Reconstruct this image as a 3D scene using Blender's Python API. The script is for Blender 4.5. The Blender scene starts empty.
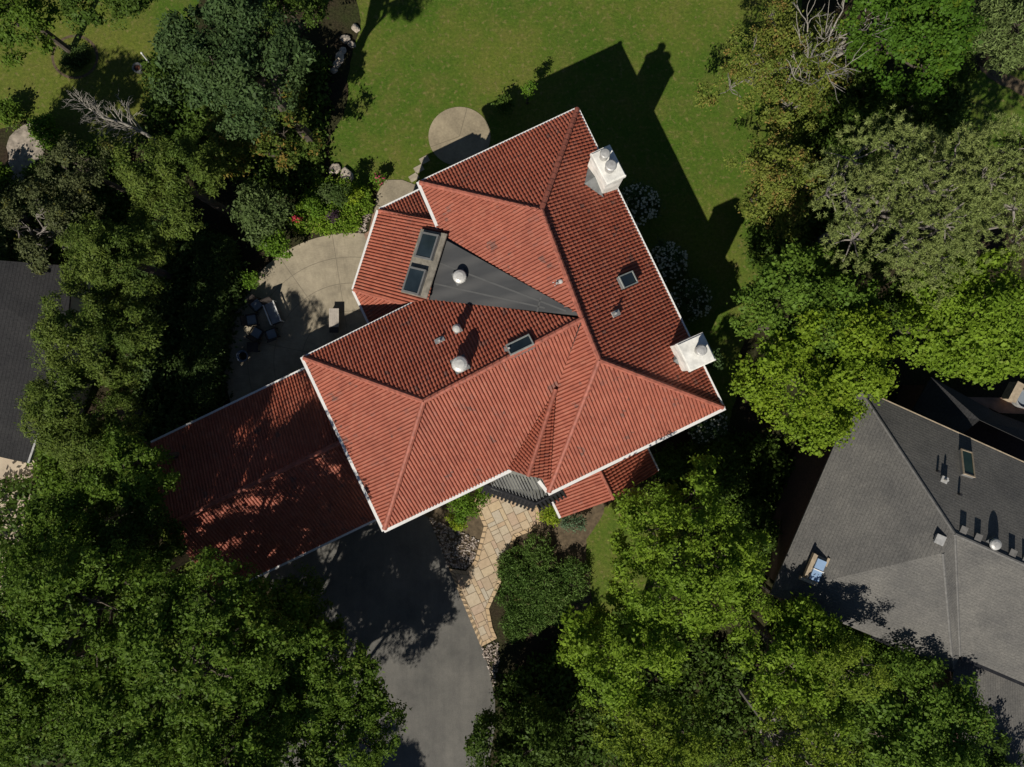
import bpy, bmesh, math, random
import numpy as np
from mathutils import Vector, Matrix
from mathutils.geometry import tessellate_polygon

H, F = 40.0, 711.0                       # camera height (m), focal length (pixels)
scene = bpy.context.scene
COL = scene.collection
rnd = random.Random(5)

def P(px, py, z=0.0):                    # a pixel of the photograph at a known height -> metres
    k = (H - z) / F
    return Vector(((px - 512.0) * k, (383.5 - py) * k, z))

# ------------------------------------------------------------------ objects
def tag(o, label=None, cat=None, group=None, kind=None):
    if label: o['label'] = label
    if cat: o['category'] = cat
    if group: o['group'] = group
    if kind: o['kind'] = kind
    return o

def empty(name, loc, label, cat, group=None, rz=0.0):
    o = bpy.data.objects.new(name, None)
    COL.objects.link(o)
    o.location = loc
    o.rotation_euler = (0, 0, rz)
    o.empty_display_size = 0.3
    return tag(o, label, cat, group)

def link(name, me, mat=None, parent=None, loc=None, keep=False):
    """mesh data given in world coordinates; loc moves the origin there"""
    o = bpy.data.objects.new(name, me)
    COL.objects.link(o)
    if mat is not None and not me.materials:
        me.materials.append(mat)
    if loc is not None and not keep:
        me.transform(Matrix.Translation(-Vector(loc)))
    if loc is not None:
        o.location = loc
    if parent is not None:
        o.parent = parent
        pw = Vector((0, 0, 0)); q = parent
        while q is not None:
            pw = pw + Vector(q.location); q = q.parent
        if loc is None:
            me.transform(Matrix.Translation(-pw)); o.location = (0, 0, 0)
        else:
            o.location = Vector(loc) - pw
    return o

class MB:
    """collects shapes, builds ONE mesh"""
    def __init__(s): s.v = []; s.f = []
    def poly(s, pts):
        b = len(s.v); s.v += [tuple(p) for p in pts]; s.f.append(tuple(range(b, b + len(pts)))); return s
    def ngon(s, pts):
        b = len(s.v); s.v += [tuple(p) for p in pts]
        flat = [Vector((p[0], p[1], 0)) for p in pts]
        for t in tessellate_polygon([flat]):
            a, c, d = t
            n = (flat[c] - flat[a]).cross(flat[d] - flat[a])
            s.f.append((b + a, b + c, b + d) if n.z > 0 else (b + a, b + d, b + c))
        return s
    def prism(s, pts, z0, z1):
        n = len(pts); ar = sum(pts[i][0] * pts[(i + 1) % n][1] - pts[(i + 1) % n][0] * pts[i][1] for i in range(n))
        if ar < 0: pts = list(reversed(pts))
        s.ngon([(p[0], p[1], z1) for p in pts])
        for i in range(n):
            a, c = pts[i], pts[(i + 1) % n]
            s.poly([(a[0], a[1], z0), (c[0], c[1], z0), (c[0], c[1], z1), (a[0], a[1], z1)])
        return s
    def hexa(s, lo, hi):                 # two quads (lower, upper), counter-clockwise from above
        s.poly(list(reversed(lo))); s.poly(hi)
        for i in range(4):
            j = (i + 1) % 4
            s.poly([lo[i], lo[j], hi[j], hi[i]])
        return s
    def box(s, c, sx, sy, sz, rz=0.0, tilt=None):
        c = Vector(c); R = Matrix.Rotation(rz, 3, 'Z') if tilt is None else tilt
        q = [(-1, -1), (1, -1), (1, 1), (-1, 1)]
        lo = [c + R @ Vector((a * sx / 2, b * sy / 2, -sz / 2)) for a, b in q]
        hi = [c + R @ Vector((a * sx / 2, b * sy / 2, sz / 2)) for a, b in q]
        return s.hexa(lo, hi)
    def bar(s, a, b, w, h):              # box from a to b, top face at a/b height
        a, b = Vector(a), Vector(b); d = (b - a).normalized()
        side = d.cross(Vector((0, 0, 1))).normalized() * w / 2
        up = Vector((0, 0, h))
        lo = [a + side - up, b + side - up, b - side - up, a - side - up]
        hi = [a + side, b + side, b - side, a - side]
        s.hexa([lo[0], lo[1], lo[2], lo[3]], [hi[0], hi[1], hi[2], hi[3]])
        return s
    def tube(s, pts, rad, n=6, cap=True):
        pts = [Vector(p) for p in pts]; b = len(s.v); m = len(pts)
        ref = Vector((0.31, 0.17, 0.93))
        for i, p in enumerate(pts):
            d = (pts[min(i + 1, m - 1)] - pts[max(i - 1, 0)])
            d = d.normalized() if d.length > 1e-9 else Vector((0, 0, 1))
            x = d.cross(ref)
            if x.length < 0.05: x = d.cross(Vector((1, 0, 0)))
            x.normalize(); y = d.cross(x)
            for k in range(n):
                a = 2 * math.pi * k / n
                s.v.append(tuple(p + (x * math.cos(a) + y * math.sin(a)) * rad[i]))
        for i in range(m - 1):
            for k in range(n):
                s.f.append((b + i * n + k, b + i * n + (k + 1) % n, b + (i + 1) * n + (k + 1) % n, b + (i + 1) * n + k))
        if cap:
            s.f.append(tuple(b + (m - 1) * n + k for k in range(n)))
            s.f.append(tuple(b + k for k in reversed(range(n))))
        return s
    def lathe(s, c, prof, n=20):
        c = Vector(c); b = len(s.v)
        for r, z in prof:
            for k in range(n):
                a = 2 * math.pi * k / n
                s.v.append((c.x + r * math.cos(a), c.y + r * math.sin(a), c.z + z))
        for i in range(len(prof) - 1):
            for k in range(n):
                s.f.append((b + i * n + k, b + i * n + (k + 1) % n, b + (i + 1) * n + (k + 1) % n, b + (i + 1) * n + k))
        s.f.append(tuple(b + (len(prof) - 1) * n + k for k in range(n)))
        s.f.append(tuple(b + k for k in reversed(range(n))))
        return s
    def mesh(s, name, smooth=False):
        me = bpy.data.meshes.new(name); me.from_pydata(s.v, [], s.f); me.update()
        if smooth:
            me.polygons.foreach_set('use_smooth', [True] * len(me.polygons))
        return me
    def build(s, name, mat, parent=None, loc=None, smooth=False):
        return link(name, s.mesh(name, smooth), mat, parent, loc)

def quads_mesh(name, verts):             # verts: (N,4,3) numpy -> mesh of N loose quads
    n = len(verts)
    me = bpy.data.meshes.new(name)
    me.vertices.add(n * 4); me.loops.add(n * 4); me.polygons.add(n)
    me.vertices.foreach_set('co', verts.astype(np.float32).ravel())
    me.loops.foreach_set('vertex_index', np.arange(n * 4, dtype=np.int32))
    me.polygons.foreach_set('loop_start', np.arange(0, n * 4, 4, dtype=np.int32))
    me.update(calc_edges=True)
    return me

# ------------------------------------------------------------------ materials
class NT:
    def __init__(s, name):
        s.m = bpy.data.materials.new(name); s.m.use_nodes = True
        s.t = s.m.node_tree; s.t.nodes.clear()
        s.out = s.n('ShaderNodeOutputMaterial')
    def n(s, kind, **kw):
        o = s.t.nodes.new(kind)
        for k, v in kw.items():
            if k.startswith('_'): setattr(o, k[1:], v)
            else: s.set(o, k, v)
        return o
    def set(s, node, key, v):
        key = int(key[1:]) if key[0] == 'i' and key[1:].isdigit() else key.replace('__', ' ')
        if isinstance(v, bpy.types.NodeSocket): s.t.links.new(v, node.inputs[key])
        else: node.inputs[key].default_value = v
    def coord(s, kind='Object'): return s.n('ShaderNodeTexCoord').outputs[kind]
    def noise(s, vec, scale, detail=4.0, rough=0.55):
        return s.n('ShaderNodeTexNoise', Vector=vec, Scale=scale, Detail=detail, Roughness=rough).outputs[0]
    def ramp(s, fac, stops):
        r = s.n('ShaderNodeValToRGB', Fac=fac); e = r.color_ramp.elements
        while len(e) < len(stops): e.new(0.5)
        for el, (p, c) in zip(e, stops):
            el.position = p; el.color = c if len(c) == 4 else (*c, 1)
        return r.outputs[0]
    def mix(s, fac, a, b, mode='MIX'):
        m = s.n('ShaderNodeMix', _data_type='RGBA', _blend_type=mode)
        for i, v in ((0, fac), (6, a), (7, b)):
            if isinstance(v, bpy.types.NodeSocket): s.t.links.new(v, m.inputs[i])
            else: m.inputs[i].default_value = v if i == 0 or len(v) == 4 else (*v, 1)
        return m.outputs[2]
    def math(s, op, a, b=0.0):
        return s.n('ShaderNodeMath', _operation=op, i0=a, i1=b).outputs[0]
    def bump(s, h, strength=0.4, dist=0.02):
        return s.n('ShaderNodeBump', Height=h, Strength=strength, Distance=dist).outputs[0]
    def done(s, color, rough=0.8, bump=None, metal=0.0, spec=0.3):
        p = s.n('ShaderNodeBsdfPrincipled')
        s.set(p, 'Base Color', color if isinstance(color, bpy.types.NodeSocket) or len(color) == 4 else (*color, 1))
        s.set(p, 'Roughness', rough); s.set(p, 'Metallic', metal); s.set(p, 'Specular IOR Level', spec)
        if bump is not None: s.set(p, 'Normal', bump)
        s.t.links.new(p.outputs[0], s.out.inputs[0])
        return s.m

def plain(name, c, rough=0.6, var=0.25, scale=3.0, metal=0.0, spec=0.35, bump=0.1, bscale=30.0):
    t = NT(name); v = t.coord()
    n = t.noise(v, scale, 5.0, 0.6)
    lo = tuple(x * (1 - var) for x in c); hi = tuple(min(1, x * (1 + var * 0.6)) for x in c)
    col = t.ramp(n, [(0.3, lo), (0.7, hi)])
    return t.done(col, rough, t.bump(t.noise(v, bscale, 3.0), bump, 0.01), metal, spec)

M = {}
def leaf_mat(name, c1, c2, c3=None, trans=0.25, p3=0.97, scale=0.55):
    if 'petal' not in name:
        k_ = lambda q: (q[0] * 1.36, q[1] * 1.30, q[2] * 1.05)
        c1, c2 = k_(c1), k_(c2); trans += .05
    t = NT(name)
    r = t.n('ShaderNodeNewGeometry').outputs['Random Per Island']
    nz = t.noise(t.coord(), scale, 3.0, 0.6)
    a = t.ramp(r, [(0.0, tuple(x * 0.75 for x in c1)), (0.5, c1), (1.0, tuple(min(1, x * 1.25) for x in c1))])
    b = t.ramp(r, [(0.0, tuple(x * 0.75 for x in c2)), (0.5, c2), (1.0, tuple(min(1, x * 1.25) for x in c2))])
    col = t.mix(t.ramp(nz, [(0.38, (0, 0, 0)), (0.62, (1, 1, 1))]), a, b)
    if c3 is not None:
        # whole twigs (noise patches) and stray leaves of the third colour
        n2 = t.noise(t.coord(), scale * 2.6, 2.0, 0.5)
        k = t.math('MULTIPLY', t.math('GREATER_THAN', t.math('ADD', n2, t.math('MULTIPLY', r, 0.25)), p3), 0.85)
        col = t.mix(k, col, c3)
    p = t.n('ShaderNodeBsdfPrincipled', Roughness=0.55)
    t.set(p, 'Base Color', col); t.set(p, 'Specular IOR Level', 0.12)
    tr = t.n('ShaderNodeBsdfTranslucent', Color=col)
    mx = t.n('ShaderNodeMixShader', i0=trans, i1=p.outputs[0], i2=tr.outputs[0])
    t.t.links.new(mx.outputs[0], t.out.inputs[0])
    return t.m

def make_materials():
    # terracotta: every tile its own tone (tile number sits in the UV map), a few weathered grey ones
    t = NT('terracotta')
    uv = t.n('ShaderNodeUVMap', _uv_map='tile').outputs[0]
    wn = t.n('ShaderNodeTexWhiteNoise', _noise_dimensions='2D', Vector=uv)
    ob = t.coord()
    base = t.ramp(wn.outputs[0], [(0.0, (0.31, 0.082, 0.047)), (0.3, (0.37, 0.102, 0.057)), (0.75, (0.40, 0.116, 0.066)), (0.95, (0.42, 0.142, 0.085)), (1.0, (0.29, 0.10, 0.07))])
    n1 = t.noise(ob, 0.45, 4.0, 0.6)
    base = t.mix(t.ramp(n1, [(0.45, (0, 0, 0)), (0.8, (0.4, 0.4, 0.4))]), base, (0.27, 0.09, 0.062))
    n2 = t.noise(ob, 1.15, 2.0, 0.5)
    k = t.math('GREATER_THAN', t.math('ADD', n2, t.math('MULTIPLY', wn.outputs[0], 0.16)), 0.80)
    base = t.mix(t.math('MULTIPLY', k, 0.62), base, (0.10, 0.075, 0.065))
    n3 = t.noise(ob, 22.0, 4.0, 0.7)
    base = t.mix(0.35, base, t.ramp(n3, [(0.3, (0.45, 0.45, 0.45)), (0.7, (1, 1, 1))]), 'MULTIPLY')
    # broad weathering of the whole roof
    n4 = t.noise(ob, 0.9, 6, 0.75)
    base = t.mix(0.45, base, t.ramp(n4, [(0.34, (0.55, 0.52, 0.52)), (0.62, (1.12, 1.12, 1.12))]), 'MULTIPLY')
    M['tile'] = t.done(base, 0.62, t.bump(n3, 0.15, 0.004), 0.0, 0.35)
    M['ridge'] = plain('terracotta_ridge', (0.36, 0.115, 0.075), 0.65, 0.4, 5.0)
    M['flash'] = plain('dark_underlay', (0.035, 0.028, 0.026), 0.8)
    M['white'] = plain('white_paint', (0.78, 0.77, 0.73), 0.45, 0.08, 2.0)
    M['stucco'] = plain('cream_stucco', (0.62, 0.56, 0.46), 0.9, 0.12, 1.5, bump=0.3, bscale=60)
    M['chimney'] = plain('white_stucco', (0.80, 0.78, 0.71), 0.85, 0.32, 2.2, bump=0.25, bscale=45)
    M['lead'] = plain('grey_lead', (0.20, 0.205, 0.20), 0.55, 0.4, 2.5, metal=0.2)
    M['zinc'] = plain('dull_zinc', (0.50, 0.49, 0.46), 0.5, 0.25, 8.0, metal=0.35)
    M['dome'] = plain('white_metal', (0.60, 0.585, 0.54), 0.4, 0.25, 6.0, metal=0.2)
    t = NT('membrane'); v = t.coord()
    w = t.n('ShaderNodeTexWave', Vector=t.n('ShaderNodeMapping', Vector=v, Rotation=(0, 0, math.radians(-12))).outputs[0], Scale=0.28, Distortion=3.0, Detail=3.0)
    w.bands_direction = 'Y'
    t.set(w, 'Detail Scale', 0.8)
    n = t.noise(t.n('ShaderNodeMapping', Vector=v, Rotation=(0, 0, math.radians(-14)), Scale=(0.5, 2.2, 1)).outputs[0], 1.2, 5, 0.6)
    c = t.mix(0.55, t.ramp(n, [(0.3, (0.048, 0.050, 0.051)), (0.7, (0.086, 0.086, 0.084))]), t.ramp(w.outputs[1], [(0.4, (0.056, 0.057, 0.058)), (1.0, (0.10, 0.098, 0.094))]))
    M['membrane'] = t.done(c, 0.7, t.bump(t.noise(v, 60), 0.1, 0.01))
    M['membrane_seam'] = plain('pale_seam', (0.10, 0.10, 0.096), 0.7, 0.12, 2.0)
    M['apron'] = plain('beige_flashing', (0.25, 0.225, 0.18), 0.7, 0.45, 4.0)
    M['frame'] = plain('bronze_frame', (0.16, 0.16, 0.155), 0.5, 0.2, 4.0)
    M['frame_pale'] = plain('pale_frame', (0.34, 0.36, 0.33), 0.45, 0.2, 4.0)
    t = NT('glass_pane'); v = t.coord()
    M['glass'] = t.done(t.ramp(t.noise(v, 1.2, 2), [(0.3, (0.012, 0.019, 0.023)), (0.7, (0.026, 0.038, 0.044))]), 0.06, None, 0.0, 0.55)
    t = NT('green_glass'); v = t.coord()
    M['green_glass'] = t.done(t.ramp(t.noise(v, 1.2, 2), [(0.3, (0.015, 0.035, 0.022)), (0.7, (0.03, 0.055, 0.035))]), 0.08, None, 0.0, 0.5)
    M['canopy'] = plain('weathered_grey_metal', (0.15, 0.15, 0.13), 0.6, 0.25, 4.0, metal=0.1)
    M['iron'] = plain('black_glaze', (0.022, 0.022, 0.024), 0.35, 0.3, 6.0)
    # asphalt shingles (UV in metres)
    def shingle(name, a, b, mort, row=0.145):
        t = NT(name); uv = t.n('ShaderNodeUVMap', _uv_map='m').outputs[0]
        br = t.n('ShaderNodeTexBrick', _offset=0.5, Vector=uv, Scale=1.0)
        for k, x in (('Brick Width', 0.31), ('Row Height', row), ('Mortar Size', 0.012), ('Mortar Smooth', 0.3), ('Bias', 0.0)): t.set(br, k, x)
        t.set(br, 'Color1', (*a, 1)); t.set(br, 'Color2', (*b, 1)); t.set(br, 'Mortar', (*mort, 1))
        ob = t.coord()
        n = t.noise(ob, 0.6, 5, 0.65); g = t.noise(ob, 12, 5, 0.75)
        c = t.mix(0.55, br.outputs[0], tuple((x + y) / 2 for x, y in zip(a, b)))
        c = t.mix(0.7, c, t.ramp(n, [(0.3, (0.62, 0.62, 0.62)), (0.72, (1.2, 1.17, 1.1))]), 'MULTIPLY')
        c = t.mix(0.75, c, t.ramp(g, [(0.3, (0.5, 0.5, 0.5)), (0.7, (1.35, 1.33, 1.3))]), 'MULTIPLY')
        # saw-tooth course profile: each row lifts at its lower edge
        sep = t.n('ShaderNodeSeparateXYZ', Vector=uv)
        fr = t.math('FRACT', t.math('DIVIDE', sep.outputs[1], row))
        h = t.math('ADD', t.math('SUBTRACT', 1.0, fr), t.math('MULTIPLY', g, 0.5))
        return t.done(c, 0.9, t.bump(h, 0.8, 0.02), 0.0, 0.2)
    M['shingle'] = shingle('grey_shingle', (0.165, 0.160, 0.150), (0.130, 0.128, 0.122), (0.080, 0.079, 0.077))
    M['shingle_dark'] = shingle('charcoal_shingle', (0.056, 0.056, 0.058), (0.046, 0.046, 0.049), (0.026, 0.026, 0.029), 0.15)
    M['shingle_cap'] = plain('shingle_cap', (0.15, 0.145, 0.135), 0.9, 0.3, 6.0)
    # grass
    t = NT('grass'); v = t.coord()
    big = t.noise(v, 0.10, 5, 0.6); mid = t.noise(v, 0.8, 5, 0.65); fin = t.noise(v, 6.0, 6, 0.8); spk = t.noise(v, 4.0, 3, 0.6)
    g = t.mix(t.ramp(big, [(0.42, (0, 0, 0)), (0.60, (1, 1, 1))]), (0.066, 0.120, 0.012), (0.120, 0.146, 0.022))
    g = t.mix(t.ramp(mid, [(0.45, (0, 0, 0)), (0.75, (0.65, 0.65, 0.65))]), g, (0.135, 0.128, 0.034))
    g = t.mix(t.ramp(spk, [(0.55, (0, 0, 0)), (0.72, (0.75, 0.75, 0.75))]), g, (0.21, 0.175, 0.07))
    g = t.mix(0.75, g, t.ramp(fin, [(0.32, (0.45, 0.52, 0.45)), (0.70, (1.5, 1.4, 1.35))]), 'MULTIPLY')
    M['grass'] = t.done(g, 0.85, t.bump(fin, 0.9, 0.05), 0.0, 0.15)
    # leaf litter and mulch
    t = NT('mulch'); v = t.coord()
    a = t.noise(v, 0.35, 5, 0.65); b = t.noise(v, 8.0, 5, 0.7)
    c = t.mix(t.ramp(a, [(0.4, (0, 0, 0)), (0.65, (1, 1, 1))]), (0.042, 0.030, 0.020), (0.034, 0.042, 0.014))
    c = t.mix(0.8, c, t.ramp(b, [(0.3, (0.35, 0.35, 0.35)), (0.7, (1.6, 1.55, 1.5))]), 'MULTIPLY')
    M['mulch'] = t.done(c, 0.95, t.bump(b, 1.0, 0.06), 0.0, 0.1)
    M['brown_bed'] = plain('brown_bed', (0.115, 0.085, 0.05), 0.95, 0.5, 4.0, bump=0.6, bscale=14)
    # asphalt
    t = NT('asphalt'); v = t.coord()
    a = t.noise(v, 0.22, 4, 0.6); f = t.noise(v, 30, 3, 0.7)
    st = t.noise(t.n('ShaderNodeMapping', Vector=v, Rotation=(0, 0, math.radians(28)), Scale=(3.0, 0.25, 1)).outputs[0], 0.7, 4, 0.6)
    c = t.ramp(t.noise(v, 0.5, 6, 0.7), [(0.3, (0.098, 0.095, 0.086)), (0.7, (0.162, 0.153, 0.134))])
    c = t.mix(0.30, c, t.ramp(st, [(0.35, (0.72, 0.72, 0.74)), (0.68, (1.2, 1.2, 1.18))]), 'MULTIPLY')
    c = t.mix(0.45, c, t.ramp(f, [(0.3, (0.6, 0.6, 0.6)), (0.7, (1.3, 1.3, 1.3))]), 'MULTIPLY')
    M['asphalt'] = t.done(c, 0.9, t.bump(f, 0.4, 0.01), 0.0, 0.2)
    # concrete with radial and ring joints (object origin = centre of the arcs)
    def concrete(name, radii, angles, base):
        t = NT(name); v = t.coord(); sep = t.n('ShaderNodeSeparateXYZ', Vector=v)
        x, y = sep.outputs[0], sep.outputs[1]
        r = t.math('SQRT', t.math('ADD', t.math('MULTIPLY', x, x), t.math('MULTIPLY', y, y)))
        line = 0.0
        for R in radii:
            k = t.math('LESS_THAN', t.math('ABSOLUTE', t.math('SUBTRACT', r, R)), 0.018)
            line = t.math('MAXIMUM', line, k)
        for A in angles:
            ca, sa = math.cos(A), math.sin(A)
            d = t.math('SUBTRACT', t.math('MULTIPLY', x, sa), t.math('MULTIPLY', y, ca))
            k = t.math('LESS_THAN', t.math('ABSOLUTE', d), 0.018)
            fw = t.math('GREATER_THAN', t.math('ADD', t.math('MULTIPLY', x, ca), t.math('MULTIPLY', y, sa)), 0.0)
            k = t.math('MULTIPLY', k, fw)
            line = t.math('MAXIMUM', line, k)
        a = t.noise(v, 0.55, 7, 0.72); f = t.noise(v, 9, 5, 0.78)
        lo = tuple(q * 0.52 for q in base); hi = tuple(q * 1.15 for q in base)
        c = t.ramp(a, [(0.3, lo), (0.68, hi)])
        c = t.mix(0.5, c, t.ramp(f, [(0.3, (0.68, 0.67, 0.65)), (0.7, (1.15, 1.15, 1.15))]), 'MULTIPLY')
        c = t.mix(t.math('MULTIPLY', line, 0.7), c, tuple(q * 0.42 for q in base))
        return t.done(c, 0.85, t.bump(t.math('SUBTRACT', t.math('MULTIPLY', f, 0.3), line), 0.4, 0.015), 0.0, 0.25)
    px = 40.0 / 711.0
    M['patio'] = concrete('patio_concrete', (104 * px, 78 * px, 50 * px), (math.atan2(71, -11), math.atan2(46, -32), math.atan2(12, -60)), (0.385, 0.33, 0.235))
    M['disc'] = concrete('disc_concrete', (), (math.radians(75), math.radians(200)), (0.36, 0.30, 0.20))
    M['pad'] = concrete('pad_concrete', (), (), (0.34, 0.29, 0.205))
    M['step'] = plain('stone_slab', (0.38, 0.33, 0.24), 0.85, 0.3, 3.0, bump=0.3)
    M['edging'] = plain('brick_edging', (0.30, 0.185, 0.125), 0.9, 0.35, 9.0, bump=0.4)
    # flagstones of the front walk: every slab its own tone (id in UV)
    t = NT('flagstone'); uv = t.n('ShaderNodeUVMap', _uv_map='tile').outputs[0]
    wn = t.n('ShaderNodeTexWhiteNoise', _noise_dimensions='2D', Vector=uv)
    c = t.ramp(wn.outputs[0], [(0.0, (0.42, 0.325, 0.225)), (0.3, (0.50, 0.375, 0.24)), (0.55, (0.46, 0.32, 0.22)), (0.75, (0.47, 0.42, 0.33)), (1.0, (0.54, 0.41, 0.25))])
    ob = t.coord(); n = t.noise(ob, 5, 5, 0.7)
    c = t.mix(0.6, c, t.ramp(n, [(0.3, (0.72, 0.7, 0.66)), (0.7, (1.12, 1.12, 1.12))]), 'MULTIPLY')
    M['flag'] = t.done(c, 0.8, t.bump(n, 0.3, 0.015), 0.0, 0.25)
    M['joint'] = plain('joint_sand', (0.24, 0.18, 0.115), 0.95, 0.3, 12.0)
    t = NT('walk_border'); uv = t.n('ShaderNodeUVMap', _uv_map='tile').outputs[0]
    wn = t.n('ShaderNodeTexWhiteNoise', _noise_dimensions='2D', Vector=uv)
    c = t.ramp(wn.outputs[0], [(0.0, (0.46, 0.325, 0.19)), (0.5, (0.50, 0.36, 0.21)), (1.0, (0.53, 0.39, 0.24))])
    M['border'] = t.done(c, 0.8, None, 0.0, 0.25)
    # pebbles
    t = NT('pebbles'); r = t.n('ShaderNodeNewGeometry').outputs['Random Per Island']
    M['pebble'] = t.done(t.ramp(r, [(0.0, (0.10, 0.085, 0.075)), (0.35, (0.22, 0.17, 0.135)), (0.65, (0.33, 0.27, 0.22)), (1.0, (0.48, 0.42, 0.36))]), 0.75)
    M['rock'] = plain('pale_rock', (0.42, 0.36, 0.29), 0.9, 0.4, 5.0, bump=0.6, bscale=12)
    M['bark'] = plain('brown_bark', (0.105, 0.085, 0.066), 0.95, 0.4, 6.0, bump=0.6)
    M['greybark'] = plain('grey_bark', (0.22, 0.195, 0.17), 0.95, 0.35, 8.0, bump=0.5)
    M['deadwood'] = plain('dead_wood', (0.33, 0.305, 0.26), 0.95, 0.3, 8.0, bump=0.4)
    M['brownwood'] = plain('brown_boards', (0.24, 0.145, 0.10), 0.8, 0.3, 3.0)
    M['tan'] = plain('tan_stone', (0.40, 0.32, 0.22), 0.9, 0.3, 5.0, bump=0.4)
    M['sky_tint_metal'] = plain('sky_tinted_sheet', (0.27, 0.39, 0.56), 0.4, 0.12, 3.0)  # reflected sky put into the base colour as blue
    M['brick'] = plain('dark_brick', (0.085, 0.05, 0.038), 0.9, 0.35, 7.0, bump=0.3)
    M['beige'] = plain('beige_paving', (0.47, 0.39, 0.29), 0.9, 0.25, 1.2, bump=0.3)
    M['terrace_stone'] = plain('rough_pale_stone', (0.34, 0.29, 0.23), 0.95, 0.6, 2.5, bump=0.8, bscale=6)
    M['cushion'] = plain('blue_grey_cushion', (0.22, 0.25, 0.28), 0.85, 0.15)
    M['wicker'] = plain('dark_wicker', (0.055, 0.045, 0.04), 0.7, 0.3, 12.0)
    M['pot'] = plain('glazed_pot', (0.20, 0.25, 0.33), 0.3, 0.25, 4.0)
    M['clay'] = plain('clay_pot', (0.30, 0.14, 0.085), 0.8, 0.25, 6.0)
    M['bench'] = plain('pale_bench_boards', (0.44, 0.39, 0.33), 0.8, 0.2, 4.0)
    M['ember'] = plain('rusty_grate', (0.28, 0.10, 0.06), 0.8, 0.5, 9.0)
    # foliage
    L = leaf_mat
    M['blue_oak'] = L('leaf_blue_green', (0.040, 0.074, 0.030), (0.056, 0.094, 0.036), trans=0.22)
    M['yellowing'] = L('leaf_yellowing', (0.090, 0.13, 0.025), (0.075, 0.112, 0.024), (0.27, 0.18, 0.04), p3=0.74, trans=0.28)
    M['goldtree'] = L('leaf_gold_green', (0.155, 0.185, 0.042), (0.12, 0.165, 0.035), (0.30, 0.20, 0.06), p3=0.75, trans=0.3)
    M['arbor'] = L('spray_olive', (0.066, 0.108, 0.022), (0.092, 0.128, 0.027), (0.13, 0.155, 0.033), p3=0.84, trans=0.2)
    M['woods'] = L('leaf_mid_green', (0.088, 0.152, 0.022), (0.072, 0.128, 0.020), (0.15, 0.20, 0.03), p3=0.80, trans=0.32)
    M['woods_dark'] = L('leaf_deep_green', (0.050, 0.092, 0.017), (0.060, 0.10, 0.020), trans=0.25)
    M['maple'] = L('leaf_maple', (0.135, 0.215, 0.022), (0.165, 0.245, 0.024), (0.26, 0.31, 0.035), p3=0.84, trans=0.35)
    M['maple_mid'] = L('leaf_maple_mid', (0.085, 0.155, 0.026), (0.10, 0.17, 0.028), (0.18, 0.22, 0.03), p3=0.86, trans=0.32)
    M['maple_lime'] = L('leaf_maple_lime', (0.122, 0.205, 0.024), (0.148, 0.232, 0.026), (0.22, 0.29, 0.04), p3=0.84, trans=0.34)
    M['locust'] = L('leaf_locust', (0.155, 0.22, 0.028), (0.12, 0.18, 0.025), (0.22, 0.26, 0.035), p3=0.82, trans=0.33)
    M['vivid'] = L('leaf_vivid', (0.045, 0.105, 0.013), (0.06, 0.125, 0.016), (0.14, 0.20, 0.02), p3=0.8, trans=0.3)
    M['pine'] = L('needle_grey_olive', (0.175, 0.215, 0.082), (0.15, 0.195, 0.07), trans=0.15)
    M['spruce'] = L('needle_blue_grey', (0.125, 0.175, 0.068), (0.105, 0.15, 0.058), trans=0.15)
    M['greyleaf'] = L('leaf_grey_green', (0.085, 0.10, 0.05), (0.075, 0.095, 0.044), (0.15, 0.15, 0.03), p3=0.82)
    M['juniper'] = L('spray_juniper', (0.068, 0.128, 0.032), (0.090, 0.152, 0.040), (0.125, 0.085, 0.04), p3=0.86, trans=0.15)
    M['hedge'] = L('leaf_hedge', (0.045, 0.080, 0.024), (0.055, 0.09, 0.028))
    M['shrub_light'] = L('leaf_shrub_pale', (0.085, 0.125, 0.05), (0.07, 0.11, 0.042))
    M['shrub_green'] = L('leaf_shrub_bright', (0.075, 0.15, 0.018), (0.095, 0.17, 0.02))
    M['shrub_lime'] = L('leaf_shrub_lime', (0.19, 0.25, 0.022), (0.12, 0.20, 0.02), (0.36, 0.33, 0.03), p3=0.80)
    M['shrub_blue'] = L('leaf_shrub_blue', (0.095, 0.145, 0.10), (0.075, 0.12, 0.075))
    M['purple'] = L('leaf_purple', (0.052, 0.032, 0.060), (0.065, 0.040, 0.072))
    M['red_flower'] = L('petal_red', (0.55, 0.05, 0.06), (0.48, 0.07, 0.10), trans=0.2)
    M['pink_flower'] = L('petal_pink', (0.62, 0.12, 0.20), (0.55, 0.10, 0.16), trans=0.2)
    M['white_flower'] = L('petal_white', (0.74, 0.72, 0.60), (0.70, 0.70, 0.55), trans=0.2)
    M['hydrangea'] = L('leaf_hydrangea', (0.060, 0.100, 0.040), (0.048, 0.085, 0.034))
    M['bedgreen'] = L('leaf_bed', (0.13, 0.22, 0.022), (0.095, 0.17, 0.022), (0.26, 0.28, 0.06), p3=0.78, scale=1.2)
make_materials()

# ------------------------------------------------------------------ house axes (plan)
U = Vector((0.9010, 0.4338, 0)).normalized()      # along the front eaves, to the right and up in plan
V = Vector((U.y, -U.x, 0))                        # towards the front door side
TH = math.atan2(U.y, U.x)

def newell(pts):
    n = Vector((0, 0, 0))
    for i in range(len(pts)):
        a, b = pts[i], pts[(i + 1) % len(pts)]
        n += Vector(((a.y - b.y) * (a.z + b.z), (a.z - b.z) * (a.x + b.x), (a.x - b.x) * (a.y + b.y)))
    n.normalize()
    return n if n.z > 0 else -n

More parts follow.
